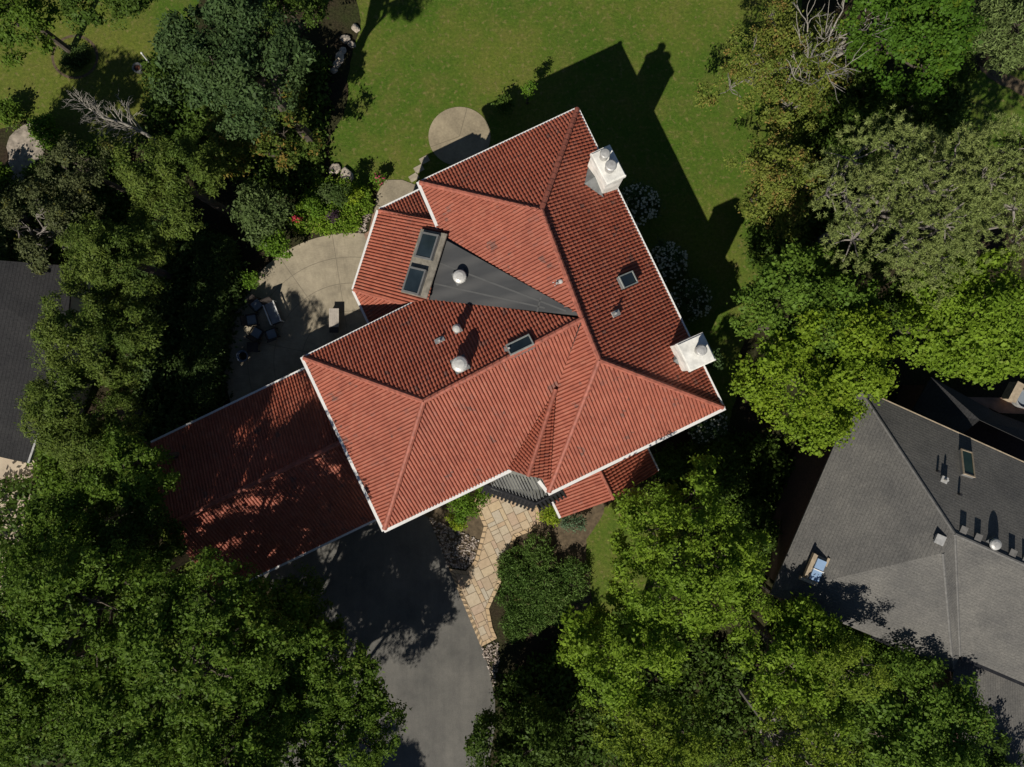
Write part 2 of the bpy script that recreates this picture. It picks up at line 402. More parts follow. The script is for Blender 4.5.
def plane_from_eave(p0, p1, m, inward):
    """plane through a level eave rising inwards with slope m: (point, normal)"""
    d = (p1 - p0); d.z = 0; d.normalize()
    q = Vector((-d.y, d.x, 0))
    if q.dot(inward) < 0: q = -q
    n = Vector((-q.x * m, -q.y * m, 1)).normalized()
    return p0.copy(), n

def hit(px, py, pl):                               # the point of plane pl seen at this pixel
    p, n = pl; c = Vector((0, 0, H)); d = Vector(((px - 512) / F, (383.5 - py) / F, -1))
    return c + d * ((p - c).dot(n) / d.dot(n))

# ------------------------------------------------------------------ clay tile roofing
PITCH, COURSE = 0.162, 0.26
PROF = [(0.0, 0.006), (0.09, 0.0), (0.20, 0.006), (0.28, 0.028), (0.42, 0.050), (0.60, 0.058), (0.80, 0.048), (0.93, 0.026), (1.0, 0.006)]
def tile_plane(bm_all, pts, eave=(0, 1), grow=None, lift=0.0, pitch=PITCH, course=COURSE):
    pts = [Vector(p) for p in pts]; n = newell(pts)
    e0, e1 = pts[eave[0]], pts[eave[1]]
    s = e1 - e0; s -= n * s.dot(n); s.normalize(); t = n.cross(s)
    if t.z < 0: t = -t; s = -s
    o = e0
    S = [(p - o).dot(s) for p in pts]; T = [(p - o).dot(t) for p in pts]
    smin, smax, tmin, tmax = min(S) - .2, max(S) + .2, min(T) - .12, max(T) + .2
    i0, i1 = math.floor(smin / pitch), math.ceil(smax / pitch)
    k0, k1 = math.floor((tmin) / course), math.ceil(tmax / course)
    bm = bmesh.new(); uvl = bm.loops.layers.uv.new('tile')
    off = rnd.randint(0, 900)
    jr = random.Random(off)
    for k in range(k0, k1):
        tl, th = k * course - 0.03, (k + 1) * course
        for i in range(i0, i1):
            dj = jr.uniform(-0.012, 0.012); hj = jr.uniform(-0.004, 0.004)
            row = []
            for f, h in PROF:
                row.append((f, h))
            lo, hi, ba = [], [], []
            for f, h in row:
                ss = (i + f) * pitch
                lo.append(bm.verts.new(o + s * ss + t * (tl + dj) + n * (h + 0.064 + hj + lift)))
                hi.append(bm.verts.new(o + s * ss + t * (th + dj) + n * (h + 0.008 + lift)))
                ba.append(bm.verts.new(o + s * ss + t * (tl + dj + 0.004) + n * (h * 0.6 - 0.004 + lift)))
            uvv = (i + off + 0.5, k + 0.5)
            for a in range(len(row) - 1):
                for q in ((lo[a], lo[a + 1], hi[a + 1], hi[a]), (ba[a], ba[a + 1], lo[a + 1], lo[a])):
                    fc = bm.faces.new(q)
                    for lp in fc.loops: lp[uvl].uv = uvv
    cen = sum(pts, Vector()) / len(pts)
    N = len(pts)
    for i in range(N):
        a, b = pts[i], pts[(i + 1) % N]
        d = b - a; nn = Vector((d.y, -d.x, 0)).normalized()
        if nn.dot(cen - a) > 0: nn = -nn
        g = (grow or {}).get(i, 0.0)
        bmesh.ops.bisect_plane(bm, geom=bm.verts[:] + bm.edges[:] + bm.faces[:], plane_co=a + nn * g, plane_no=nn, clear_outer=True)
    for f in bm.faces: f.normal_update()
    me = bpy.data.meshes.new('tmp'); bm.to_mesh(me); bm.free()
    bm_all.from_mesh(me); bpy.data.meshes.remove(me)

def finish_tiles(bm, name, parent, label=None):
    me = bpy.data.meshes.new(name); bm.to_mesh(me); bm.free()
    o = link(name, me, M['tile'], parent)
    if label: o['label'] = label
    return o

def ridge_line(mb, a, b, r=0.125, z=0.07):         # overlapping half-round cap tiles
    a, b = Vector(a) + Vector((0, 0, z)), Vector(b) + Vector((0, 0, z))
    d = b - a; n = max(1, int(d.length / 0.34)); d /= n
    for i in range(n):
        p = a + d * i
        mb.tube([p - d * 0.06, p + d * 1.0], [r * 1.08, r * 0.92], 8, True)

def slab(pts, th):                                   # a roof polygon with thickness
    mb = MB(); n = len(pts); lo = [p - Vector((0, 0, th)) for p in pts]
    mb.ngon(pts)
    for i in range(n):
        j = (i + 1) % n
        mb.poly([lo[i], lo[j], pts[j], pts[i]])
    b = len(mb.v); 
    mb.ngon(lo)
    return mb

def inset2(pts, d):                                  # offset a plan polygon inwards by d
    n = len(pts); ar = sum(pts[i].x * pts[(i + 1) % n].y - pts[(i + 1) % n].x * pts[i].y for i in range(n))
    sg = 1 if ar > 0 else -1; out = []
    for i in range(n):
        a, b, c = pts[i - 1], pts[i], pts[(i + 1) % n]
        d1 = Vector((b.x - a.x, b.y - a.y)).normalized(); d2 = Vector((c.x - b.x, c.y - b.y)).normalized()
        n1 = Vector((-d1.y, d1.x)) * sg; n2 = Vector((-d2.y, d2.x)) * sg
        k = (n1 + n2); k = k / max(0.2, (1 + n1.dot(n2)))
        out.append(Vector((b.x + k.x * d, b.y + k.y * d, 0)))
    return out

def skylight(parent, px, py, pl, w, l, ang_dir, up=0.28, framemat='frame', glass='glass', rim=0.07, lab=None):
    """curb-mounted roof window; ang_dir = plan direction of its long side"""
    p0, n = pl; c = hit(px, py, (p0 + n * up, n))
    s = Vector(ang_dir) - n * Vector(ang_dir).dot(n); s.normalize(); t = n.cross(s)
    R = Matrix((s, t, n)).transposed()
    mb = MB()
    e = 0.03
    for sg in (-1, 1):
        mb.box(c + t * sg * (w / 2 - rim / 2) + n * (0.05 + e / 2 + 0.002), l, rim, e + 0.02, tilt=R)
        mb.box(c + s * sg * (l / 2 - rim / 2) + n * (0.05 + e / 2 + 0.002), rim, w - 2 * rim, e + 0.02, tilt=R)
    fr = mb.build('skylight', M[framemat], parent)
    if lab: fr['label'] = lab
    MB().box(c - n * (up / 2), l - .03, w - .03, up + 0.096, tilt=R).build('curb', M['frame'], fr)
    MB().box(c + n * 0.056, l - 2 * rim, w - 2 * rim, 0.012, tilt=R).build('pane', M[glass], fr)
    return fr

def vent(parent, px, py, z_on, r, h, name='roof_vent', mat='dome', lab=None, base=True):
    """round metal hood on a short neck; px,py is where the hood's top shows"""
    c = P(px, py, z_on + h)
    mb = MB()
    mb.lathe(Vector((c.x, c.y, z_on)), [(r * 0.62, -0.25), (r * 0.62, h * 0.55), (r * 1.0, h * 0.55), (r * 1.02, h * 0.68), (r * 0.9, h * 0.84), (r * 0.55, h * 0.97), (r * 0.12, h)], 18)
    o = mb.build(name, M[mat], parent, smooth=False)
    if lab: o['label'] = lab
    if base:
        b = MB(); b.box(Vector((c.x, c.y, z_on + 0.03)), r * 1.9, r * 1.9, 0.10, rz=TH)
        b.build('vent_base', M['lead'], o)
    return o

# ================================================================== main house
EZ = 6.0
def main_house():
    m = 0.585
    root = empty('tiled_house', P(500, 330, 0), 'large two storey house under a red clay tile hip roof with two white chimneys', 'house')
    A, B, D, E, Fc = [P(*q, EZ) for q in ((577, 110), (722, 407), (549, 491), (385, 528), (305, 358))]
    W1 = P(421, 183, EZ); G = P(428, 297, EZ); Vn = P(533.5, 458, EZ); X = P(464, 279, EZ); W2p = P(444, 236, EZ)
    pe = plane_from_eave(A, B, m, -U); pn = plane_from_eave(W1, A, m, V); ps2 = plane_from_eave(D, B, m, -V)
    ps1 = plane_from_eave(E, Vn, m, -V); pw2 = plane_from_eave(E, Fc, m, U); pn2 = plane_from_eave(Fc, G, m, V)
    pw1 = plane_from_eave(W1, W2p, m, U); pw3 = plane_from_eave(D, Vn, m, U)
    def avg(px, py, *pls): return sum((hit(px, py, p) for p in pls), Vector()) / len(pls)
    Ri = avg(541, 211, pe, pn, pw1); Rk = avg(599, 360, pe, ps2, pw3); L = avg(424, 401, ps1, pw2, pn2); Rj = avg(582, 319, pe, ps1, pn2)
    tip = avg(555.5, 389, ps1, pw3)
    # --- main tile roof
    bm = bmesh.new()
    g = 0.05
    tile_plane(bm, [A, B, Rk, Rj, Ri], grow={0: g})
    tile_plane(bm, [W1, A, Ri], grow={0: g})
    tile_plane(bm, [D, B, Rk], grow={0: g})
    tile_plane(bm, [E, Vn, Rj, L], grow={0: g, 1: -0.03})
    tile_plane(bm, [E, Fc, L], grow={0: g})
    tile_plane(bm, [Fc, G, Rj, L], grow={0: g})
    tile_plane(bm, [W1, W2p, Rj, Ri], grow={0: g})
    tile_plane(bm, [D, Vn, tip, Rj, Rk], grow={0: g, 1: -0.03, 2: -0.03})
    roof = finish_tiles(bm, 'tile_roof', root)
    # dark underlay below the tiles
    ul = MB()
    dz = Vector((0, 0, -0.05))
    for pg in ([A, B, Rk, Rj, Ri], [W1, A, Ri], [D, B, Rk], [E, Vn, Rj, L], [E, Fc, L], [Fc, G, Rj, L], [W1, W2p, Rj, Ri], [D, Vn, tip, Rj, Rk]):
        c = sum(pg, Vector()) / len(pg)
        for i in range(len(pg)): ul.poly([c + dz, pg[i] + dz, pg[(i + 1) % len(pg)] + dz])
    ul.build('roof_underlay', M['flash'], roof)
    rc = MB()
    for a, b in ((A, Ri), (W1, Ri), (Ri, Rj), (Rj, Rk), (B, Rk), (D, Rk), (Rj, L), (Fc, L), (E, L)): ridge_line(rc, a, b)
    rc.build('ridge_cap', M['ridge'], roof)
    # --- little gable over the entry
    ga, gb, gc = P(508, 469, 6.02), P(528, 475.5, 6.95), P(550, 480, 6.22)
    bm = bmesh.new(); tp = tip + Vector((0, 0, 0.05))
    tile_plane(bm, [tp, ga, gb], eave=(0, 1), lift=0.03); tile_plane(bm, [gc, tp, gb], eave=(0, 1), lift=0.03)
    gr = finish_tiles(bm, 'entry_gable', root)
    mb = MB(); gd = Vector((0, 0, -0.02)); mb.poly([ga + gd, gb + gd, tp + gd]); mb.poly([gc + gd, tp + gd, gb + gd])
    MB().poly([ga + gd * 2 - V * .04, gc + gd * 2 - V * .04, gb + gd * 3 - V * .04]).build('gable_wall', M['stucco'], gr)
    mb.build('gable_underlay', M['flash'], gr)
    mb = MB(); ridge_line(mb, gb, tp, 0.11, 0.09); mb.build('ridge_cap', M['ridge'], gr)
    # --- fascia / gutter, white
    gt = MB()
    def gut(a, b, w=0.17, out=0.10):
        d = (b - a).normalized(); nn = Vector((d.y, -d.x, 0))
        c = (A + B + E + Fc) / 4
        if nn.dot(c - a) > 0: nn = -nn
        gt.bar(a + nn * out - d * out * 0.9 + Vector((0, 0, .035)), b + nn * out + d * out * 0.9 + Vector((0, 0, .035)), w, 0.2)
    fx = MB()
    for a, b in ((W1, A), (A, B), (Fc, G)): gut(a, b, 0.085, 0.085)
    for a, b in ((D, B), (E, ga), (E, Fc), (W1, W2p)): gut(a, b, 0.17, 0.115)
    # the short return beside the entry
    dd = (P(540.5, 480, EZ) - D)
    gt.bar(D - U * 0.1 + Vector((0, 0, .03)), D + dd - U * 0.1 + Vector((0, 0, .03)), 0.17, 0.2)
    gt.build('gutter', M['white'], root)
    # --- soffit and walls
    foot = [W1, A, B, D, Vn, E, Fc, X]
    MB().ngon([Vector((p.x, p.y, EZ - 0.12)) for p in foot]).build('soffit', M['white'], root)
    wl = MB(); ins = inset2(foot, 0.55)
    wl.prism(ins, 0.0, EZ - 0.125); wl.build('wall', M['stucco'], root)
    # --- grey cricket between the two wings
    q = [P(439.5, 236.5, 6.24), P(583, 316, Rj.z + 0.14), P(428, 299.5, 6.24), P(426.5, 296, 6.22)]
    cr = slab([q[0], q[2], q[1]], 0.16); fl = cr.build('flat_roof', M['membrane'], root)
    tr = MB(); tr.bar(P(441, 234.5, 6.27), P(427, 299, 6.27), 0.22, 0.2); tr.build('edge_trim', M['apron'], fl)
    pf = (q[0], (q[2] - q[0]).cross(q[1] - q[0]).normalized()); pf = (pf[0] + Vector((0, 0, .006)), pf[1] if pf[1].z > 0 else -pf[1])
    for x0, y0, x1, y1 in ((437, 262, 566, 311), (432, 283, 545, 308), (541, 297, 537, 312)):
        mb = MB(); a_, b_ = hit(x0, y0, pf), hit(x1, y1, pf); w_ = (b_ - a_).cross(pf[1]).normalized() * .04
        mb.poly([a_ - w_, b_ - w_, b_ + w_, a_ + w_]); mb.build('roof_seam', M['membrane_seam'], fl)
    vent(fl, 459.5, 276, 6.75, 0.32, 0.42)
    # --- chimneys
    def chimney(tl, tr_, br, bl, zt, flues, fz, lab, saddle):
        top = [P(*p, zt) for p in (bl, br, tr_, tl)]
        c = sum(top, Vector()) / 4
        def ringat(k, z): return [Vector((c.x + (p.x - c.x) * k, c.y + (p.y - c.y) * k, z)) for p in top]
        mb = MB()
        mb.hexa(ringat(0.93, 0.0), ringat(0.93, zt - 0.3))
        mb.hexa(ringat(1.0, zt - 0.298), ringat(1.0, zt - 0.06))
        mb.hexa(ringat(0.965, zt - 0.058), ringat(0.90, zt + 0.015))
        ch = mb.build('chimney', M['chimney'], root); ch['label'] = lab
        for (fx_, fy_, r) in flues:
            fp = P(fx_, fy_, fz)
            mb = MB()
            mb.lathe(Vector((fp.x, fp.y, zt + 0.05)), [(r * 0.86, -0.05), (r * 0.86, fz - zt - 0.16), (r * 0.98, fz - zt - 0.15), (r * 1.04, fz - zt - 0.10), (r * 1.0, fz - zt - 0.06), (r * 0.8, fz - zt - 0.02), (r * 0.15, fz - zt)], 20)
            mb.build('flue', M['zinc'], ch)
        # lead saddle on the uphill side
        pts = [hit(*p, (pe[0] + pe[1] * 0.12, pe[1])) for p in saddle[:3]]
        s0, s1, s2 = pts
        apex = hit(*saddle[3], (pe[0] + pe[1] * 0.45, pe[1]))
        mb = MB()
        for a, b in ((s0, s1), (s1, s2), (s2, s0)): mb.poly([a, b, apex])
        for a, b in ((s0, s1), (s1, s2), (s2, s0)): mb.poly([b, a, a - Vector((0, 0, .3)), b - Vector((0, 0, .3))])
        mb.build('saddle', M['lead'], ch)
    chimney((590.5, 153), (610, 144), (626.5, 175.5), (607, 184.5), 8.4, ((605.3, 153, 0.22), (611.2, 165, 0.25)), 9.0,
            'white stucco chimney with two round flues', ((589.5, 161), (584.5, 183.5), (603.5, 197), (596, 176)))
    chimney((676.5, 344), (703, 332), (716.5, 360), (690, 372), 8.3, ((702, 350, 0.24),), 8.85,
            'white stucco chimney with a single round flue', ((677, 343), (673.5, 361), (690.5, 372.5), (682, 355)))
    # --- roof windows
    skylight(root, 627.5, 280, pe, 0.62, 0.92, U, 0.2, 'frame_pale', rim=0.05)
    skylight(root, 520, 345.5, pn2, 0.60, 1.16, U, 0.25, 'frame_pale', rim=0.06)
    # --- vents and pipes
    pv = plane_from_eave(Fc, G, m, V)
    for (px, py, r, h) in ((456.5, 328, 0.20, 0.55), (459.5, 364, 0.36, 0.55)):
        z = hit(px, py, (pv[0] + pv[1] * 0.35, pv[1])).z
        vent(root, px, py, z, r, h)
    z = hit(561, 281, pw1).z; vent(root, 561, 281, z, 0.11, 0.35)
    for (px, py, pl) in ((440, 341, pn2), (556.5, 284, pw1), (615, 314, pe), (509, 348.5, pn2)):
        c = hit(px, py, (pl[0] + pl[1] * 0.1, pl[1]))
        n = pl[1]; s = (U - n * U.dot(n)).normalized(); t = n.cross(s); R = Matrix((s, t, n)).transposed()
        mb = MB(); mb.box(c + n * .07, 0.46, 0.26, 0.05, tilt=R); mb.tube([c, c + Vector((0, 0, 0.32))], [0.055, 0.05], 10)
        mb.build('vent_pipe', M['zinc'], root)
    # --- snow-stained flashing below, garage wing (single storey, gable end)
    gz, gm = 3.0, 0.56
    g1, g2, g4, g3 = P(152, 444, gz), P(223, 591, gz), P(322, 357, gz), P(400, 497, gz)
    g2 = g1 + V * (g2 - g1).dot(V); ll = (g4 - g1).dot(U); g4 = g1 + U * ll; g3 = g2 + U * ll
    mid0, mid1 = (g1 + g2) / 2, (g4 + g3) / 2; rise = (g2 - g1).length / 2 * gm
    r0, r1 = mid0 + Vector((0, 0, rise)), mid1 + Vector((0, 0, rise))
    bm = bmesh.new()
    tile_plane(bm, [g1, g4, r1, r0], grow={0: g, 3: g}); tile_plane(bm, [g3, g2, r0, r1], grow={0: g, 2: 0, 1: g})
    go = finish_tiles(bm, 'garage_roof', root, 'low red tiled garage roof in tree shade')
    mb = MB()
    for pg in ([g1, g4, r1, r0], [g3, g2, r0, r1]): mb.poly([p + dz for p in pg])
    mb.build('roof_underlay', M['flash'], go)
    mb = MB(); ridge_line(mb, r0, r1); mb.build('ridge_cap', M['ridge'], go)
    gw = MB(); e4 = [g1 + U * .45 + V * .5, g4 + V * .5, g3 - V * .5, g2 + U * .45 - V * .5]
    gw.prism([Vector((p.x, p.y, 0)) for p in e4], 0.0, gz - 0.13)
    gw.poly([e4[0] * 1.0, e4[3] * 1.0, r0 + U * .45 - Vector((0, 0, .3))])
    gw.build('garage_wall', M['stucco'], root)
    gg = MB()
    for a, b, s in ((g1, g4, -1), (g2, g3, 1)):
        gg.bar(a + V * 0.09 * s + Vector((0, 0, .035)), b + V * 0.09 * s + Vector((0, 0, .035)), 0.15, 0.18)
    gg.build('garage_gutter', M['white'], root)
    # --- bay (sun room) roof on the patio side
    bz = 4.0
    b1, b2 = P(380, 211, bz), P(355, 290, bz); inw = Vector((0.95, -0.31, 0))
    pb = plane_from_eave(b1, b2, m, inw)
    b3 = b2 + V * 2.0; b0 = b1 + U * 2.9
    bn = plane_from_eave(b1, b0, m, V); bs = plane_from_eave(b2, b3, m, U)
    h1 = avg(437, 222.5, pb, bn); h2 = hit(404, 304, pb); k1, k2 = hit(443, 236, pb), hit(429, 300, pb)
    bm = bmesh.new()
    tile_plane(bm, [b1, b2, h2, k2, k1, h1], grow={0: g}); tile_plane(bm, [b1, b0, h1], grow={0: g}); tile_plane(bm, [b2, b3, Vector((h2.x + V.x * 1.2, h2.y + V.y * 1.2, h2.z)), h2], grow={0: g})
    bo = finish_tiles(bm, 'bay_roof', root)
    mb = MB()
    for pg in ([b1, b2, h2, k2, k1, h1], [b1, b0, h1], [b2, b3, h2 + V * 1.2, h2]):
        mb.ngon([p + dz for p in pg])
    mb.build('roof_underlay', M['flash'], bo)
    for q0, q1 in ((b1, h1), (b2, h2)):
        mb = MB(); ridge_line(mb, q0, q1, 0.1); mb.build('ridge_cap', M['ridge'], bo)
    gb_ = MB()
    for a, b, w in ((b1, b2, .17), (b0, b1, .13), (b2, b3, .15)):
        d = (b - a).normalized(); nn = Vector((d.y, -d.x, 0))
        if nn.dot(inw) > 0: nn = -nn
        gb_.bar(a + nn * .1 + Vector((0, 0, .03)), b + nn * .1 + Vector((0, 0, .03)), w, 0.18)
    gb_.build('bay_gutter', M['white'], root)
    bw = MB(); fb = [b1, b2, b3, b3 + U * 3.0, b0 + U * .5]
    bw.prism(inset2([Vector((p.x, p.y, 0)) for p in fb], 0.4), 0, bz - 0.1); bw.build('bay_wall', M['stucco'], root)
    MB().ngon([Vector((p.x, p.y, bz - 0.09)) for p in fb]).build('bay_soffit', M['white'], root)
    # apron round the two roof windows, then the windows
    n = pb[1]; el = (b1 - b2).normalized()
    ap = MB()
    ac = hit(424, 263.5, (pb[0] + n * 0.20, n)); tt = n.cross(el)
    R = Matrix((el, tt, n)).transposed()
    ap.box(ac, 3.2, 1.62, 0.06, tilt=R)
    ap.build('skylight_apron', M['apron'], bo)
    skylight(root, 427.3, 246.3, pb, 1.06, 1.26, el, 0.34, 'frame', rim=0.09)
    skylight(root, 414.7, 281, pb, 1.06, 1.26, el, 0.34, 'frame', rim=0.09)
    # --- low gable wing at the front right
    wz = 3.2
    w1, w2 = P(562, 517, wz), P(657, 471.5, wz); w2 = w1 + U * (w2 - w1).dot(U)
    mid = (w1 + w2) / 2; zr = 1.45; d6 = -V * 3.6
    wr0 = mid + Vector((0, 0, zr)); wr1 = wr0 + d6
    bm = bmesh.new()
    tile_plane(bm, [w1, w1 + d6, wr1, wr0], grow={0: g, 3: 0.02}); tile_plane(bm, [w2 + d6, w2, wr0, wr1], grow={0: g, 1: 0.02})
    wo = finish_tiles(bm, 'porch_roof', root)
    mb = MB()
    for pg in ([w1, w1 + d6, wr1, wr0], [w2 + d6, w2, wr0, wr1]): mb.poly([p + dz for p in pg])
    mb.build('roof_underlay', M['flash'], wo)
    mb = MB(); ridge_line(mb, wr0, wr1, 0.09); mb.build('ridge_cap', M['ridge'], wo)
    for q0, ww in ((w1 - U * .09, .17), (w2 + U * .08, .13)):
        mb = MB(); mb.bar(q0 + Vector((0, 0, .03)), q0 + d6 + Vector((0, 0, .03)), ww, 0.18); mb.build('porch_gutter', M['white'], root)
    f4 = [w1 + U * .4 - V * .3, w2 - U * .4 - V * .3]
    mb = MB(); mb.prism([Vector((p.x, p.y, 0)) for p in (f4[0], f4[1], f4[1] + d6, f4[0] + d6)], 0, wz - .12)
    mb.poly([f4[0], f4[1], wr0 - V * .3 - Vector((0, 0, .12))])
    mb.build('porch_wall', M['stucco'], root)
    # --- grey entry canopy with a dark tiled skirt
    cz = 4.9
    a, b, c = P(491, 489, cz), P(536, 503, cz), P(562, 489.5, cz)
    tb = [P(500, 470, cz + .42), P(530, 470, cz + .5), P(556, 468, cz + .42)]
    sl = slab([a, b, c, tb[2], tb[1], tb[0]], 0.12); cn = sl.build('entry_canopy', M['canopy'], root)
    rb = MB(); w_ = (b - a)
    for k in range(-4, 26):                                    # standing seams
        x0 = 489 + k * 3.3
        p_lo = (x0 + 9, 503 - abs(x0 + 9 - 536) * (14 / 45 if x0 + 9 < 536 else 13.5 / 26)); 
        if not (492 < p_lo[0] < 561): continue
        q0, q1 = P(*p_lo, cz + .03), P(p_lo[0] - 10, p_lo[1] - 21, cz + .48)
        rb.tube([q0, q1], [0.022, 0.022], 5)
    rb.build('seam', M['frame'], cn)
    sk = MB(); st = MB()
    def skirt(p, q, down=0.55, out=0.42):
        d = (q - p); ln = d.length; d.normalize(); nn = Vector((d.y, -d.x, 0))
        if nn.dot(V) < 0: nn = -nn
        lo0, lo1 = p + nn * out - Vector((0, 0, down)), q + nn * out - Vector((0, 0, down))
        sk.poly([p, q, lo1, lo0]); sk.poly([q, p, p - Vector((0, 0, .7)), q - Vector((0, 0, .7))]); sk.poly([lo0, lo1, q - Vector((0, 0, .7)), p - Vector((0, 0, .7))])
        n = int(ln / 0.19)
        for i in range(n + 1):
            f = p + d * (ln * i / n)
            st.tube([f + Vector((0, 0, .05)) - nn * .05, f + nn * out * .5 - Vector((0, 0, down * .45)) , f + nn * (out + .1) - Vector((0, 0, down + .04))], [0.05, 0.06, 0.065], 7)
        st.tube([p + Vector((0, 0, .05)), q + Vector((0, 0, .05))], [0.08, 0.08], 7)
    a0 = P(485.5, 484.5, cz)
    skirt(a0, b); skirt(b, c)
    sk.build('canopy_skirt', M['iron'], cn); st.build('canopy_tiles', M['iron'], cn)
    # posts of the entry
    for (px, py) in ((497, 492), (534, 503)):
        p = P(px, py, cz - .4) - V * .35; MB().lathe(Vector((p.x, p.y, 0)), [(.2, 0), (.2, .15), (.13, .2), (.13, cz - .8), (.2, cz - .7), (.2, cz - .45)], 16).build('porch_column', M['white'], root)
main_house()

# ================================================================== neighbours
def shingle_roof(root, name, polys, mat, cap=(), label=None, th=0.12):
    me_bm = bmesh.new(); uvl = me_bm.loops.layers.uv.new('m')
    for pts in polys:
        n = newell(pts); s = Vector((0, 0, 1)).cross(n)
        s = s.normalized() if s.length > 1e-4 else Vector((1, 0, 0)); t = n.cross(s)
        vs = [me_bm.verts.new(p) for p in pts]
        tris = tessellate_polygon([[Vector((p.x, p.y, 0)) for p in pts]])
        for tr in tris:
            q = [vs[i] for i in tr]
            if (q[1].co - q[0].co).cross(q[2].co - q[0].co).z < 0: q.reverse()
            f = me_bm.faces.new(q)
            for lp in f.loops: lp[uvl].uv = (lp.vert.co.dot(s), lp.vert.co.dot(t))
        for i in range(len(pts)):
            a, b = pts[i], pts[(i + 1) % len(pts)]
            q = [me_bm.verts.new(x) for x in (a, b, b - Vector((0, 0, th)), a - Vector((0, 0, th)))]
            f = me_bm.faces.new(q)
            for lp in f.loops: lp[uvl].uv = (lp.vert.co.x, lp.vert.co.z)
    me = bpy.data.meshes.new(name); me_bm.to_mesh(me); me_bm.free()
    o = link(name, me, M[mat], root)
    if label: o['label'] = label
    if cap:
        mb = MB()
        for a, b in cap:
            mb.tube([a - Vector((0, 0, .03)), b - Vector((0, 0, .03))], [0.075, 0.075], 6)
        mb.build('ridge_cap', M['shingle_cap'], o)
    return o

def right_house():
    root = empty('shingled_house', P(940, 540, 0), 'neighbouring house with grey shingle roof, roof window and row of small roof vents', 'house')
    ez = 5.2
    C1 = P(859, 388, ez); d = Vector((-0.40, -0.916, 0)); f = Vector((0.912, -0.41, 0))
    C2 = C1 + d * 11.5; C3 = P(1062, 479, ez)
    K = P(955, 534, 8.0)
    pw = plane_from_eave(C1, C2, (K.z - ez) / (K - C1).dot(Vector((0.916, -0.40, 0))), Vector((1, 0, 0)))
    pn = plane_from_eave(C1, C3, (K.z - ez) / abs((K - C1).dot(Vector((0.41, 0.912, 0)))), Vector((0, -1, 0)))
    Kr = P(1064, 582, 8.0); l1, l2 = P(872, 636, 5.2), P(953, 669, 5.2)
    b = hit(943, 553, pw)
    dl = (l2 - l1).normalized(); pf = plane_from_eave(l1, l2, (b.z - 5.2) / abs((b - l1).dot(Vector((-dl.y, dl.x, 0)))), Vector((0, 1, 0)))
    vd = pw[1].cross(pf[1]).normalized(); vd = -vd if vd.z > 0 else vd
    e = b + vd * ((5.22 - b.z) / vd.z)
    W = [C1, e, b, K]
    NE = [C1, K, Kr, C3]
    L1 = [b, e, l2]
    R1 = [K, P(960, 656, 5.4), P(1064, 700, 5.4), Kr]
    S = [K, b, P(953, 669, 5.2), P(960, 656, 5.4)]
    C2 = e
    r = shingle_roof(root, 'shingle_roof', [W, NE, L1, R1, S], 'shingle', ((C1, K), (K, Kr), (b, l2), (K, P(960, 656, 5.4))))
    print('VALLEY END', e)
    g = MB()
    g.bar(P(877, 397, ez + .02), P(1062, 480, ez + .02) , 0.13, 0.2)
    g.bar(P(843, 437, ez + .02), P(822, 488, ez + .02), 0.13, 0.2)
    g.build('fascia', M['tan'], root)
    g2 = MB()
    for p, q in ((P(872, 637, 5.2), P(954, 671, 5.2)), (P(961, 658, 5.4), P(1064, 702, 5.4))):
        dd = (q - p); n = 14
        g2.bar(p, q, 0.16, 0.16)
    g2.build('gutter', M['iron'], root)
    # lower wings
    lo = shingle_roof(root, 'lower_roof', [[P(958, 640, 4.3), P(950, 700, 4.3), P(980, 810, 4.2), P(1085, 815, 2.7), P(1085, 690, 2.8)]], 'shingle')
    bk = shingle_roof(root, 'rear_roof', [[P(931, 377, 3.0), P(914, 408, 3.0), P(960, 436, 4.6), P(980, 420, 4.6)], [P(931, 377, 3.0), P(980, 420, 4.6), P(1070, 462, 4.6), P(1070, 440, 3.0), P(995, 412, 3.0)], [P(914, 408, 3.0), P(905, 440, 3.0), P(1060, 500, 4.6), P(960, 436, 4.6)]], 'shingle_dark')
    w = MB()
    foot = [C1, C2, P(953, 669, ez), P(960, 656, ez), P(1064, 700, ez), C3]
    w.prism(inset2([Vector((p.x, p.y, 0)) for p in foot], 0.5), 0, ez - .15)
    w.prism(inset2([Vector((p.x, p.y, 0)) for p in (P(931, 377, 3), P(905, 440, 3), P(1060, 500, 3), P(1070, 440, 3), P(995, 412, 3))], 0.3), 0, 2.85)
    w.prism(inset2([Vector((p.x, p.y, 0)) for p in (P(962, 642, 3), P(948, 700, 3), P(985, 800, 3.0), P(1075, 810, 3), P(1075, 690, 3))], 0.3), 0, 2.85)
    w.build('wall', M['brick'], root)
    # roof window
    skylight(root, 967, 463.5, pn, 0.62, 1.35, Vector((0.3, 0.95, 0)), 0.12, 'tan', 'green_glass', 0.06)
    # vents
    def pipe(px, py, h, r=0.06):
        c = hit(px, py, pn); mb = MB(); mb.tube([c - Vector((0, 0, .1)), c + Vector((0, 0, h))], [r, r], 10); mb.build('vent_pipe', M['iron'], root)
    pipe(937, 471, .20); pipe(958.5, 494, .22)
    c = hit(943.5, 479.5, pn); mb = MB(); mb.box(c + Vector((0, 0, .05)), .32, .3, .1, rz=-.4); mb.tube([c, c + Vector((0, 0, .34))], [.06, .06], 10)
    mb.build('vent_pipe', M['zinc'], root)
    for (px, py) in ((962.5, 529.5), (977, 537), (1011.5, 552.5), (1025, 558)):
        c = hit(px, py, pn); mb = MB(); mb.box(c + Vector((0, 0, .0)), .26, .26, .18, rz=-.42); mb.box(c + Vector((0, 0, .105)), .32, .32, .03, rz=-.42)
        mb.build('box_vent', M['shingle_cap'], root)
    zz = hit(998, 544, pn).z
    vent(root, 997.5, 545, zz, .26, .36, mat='zinc')
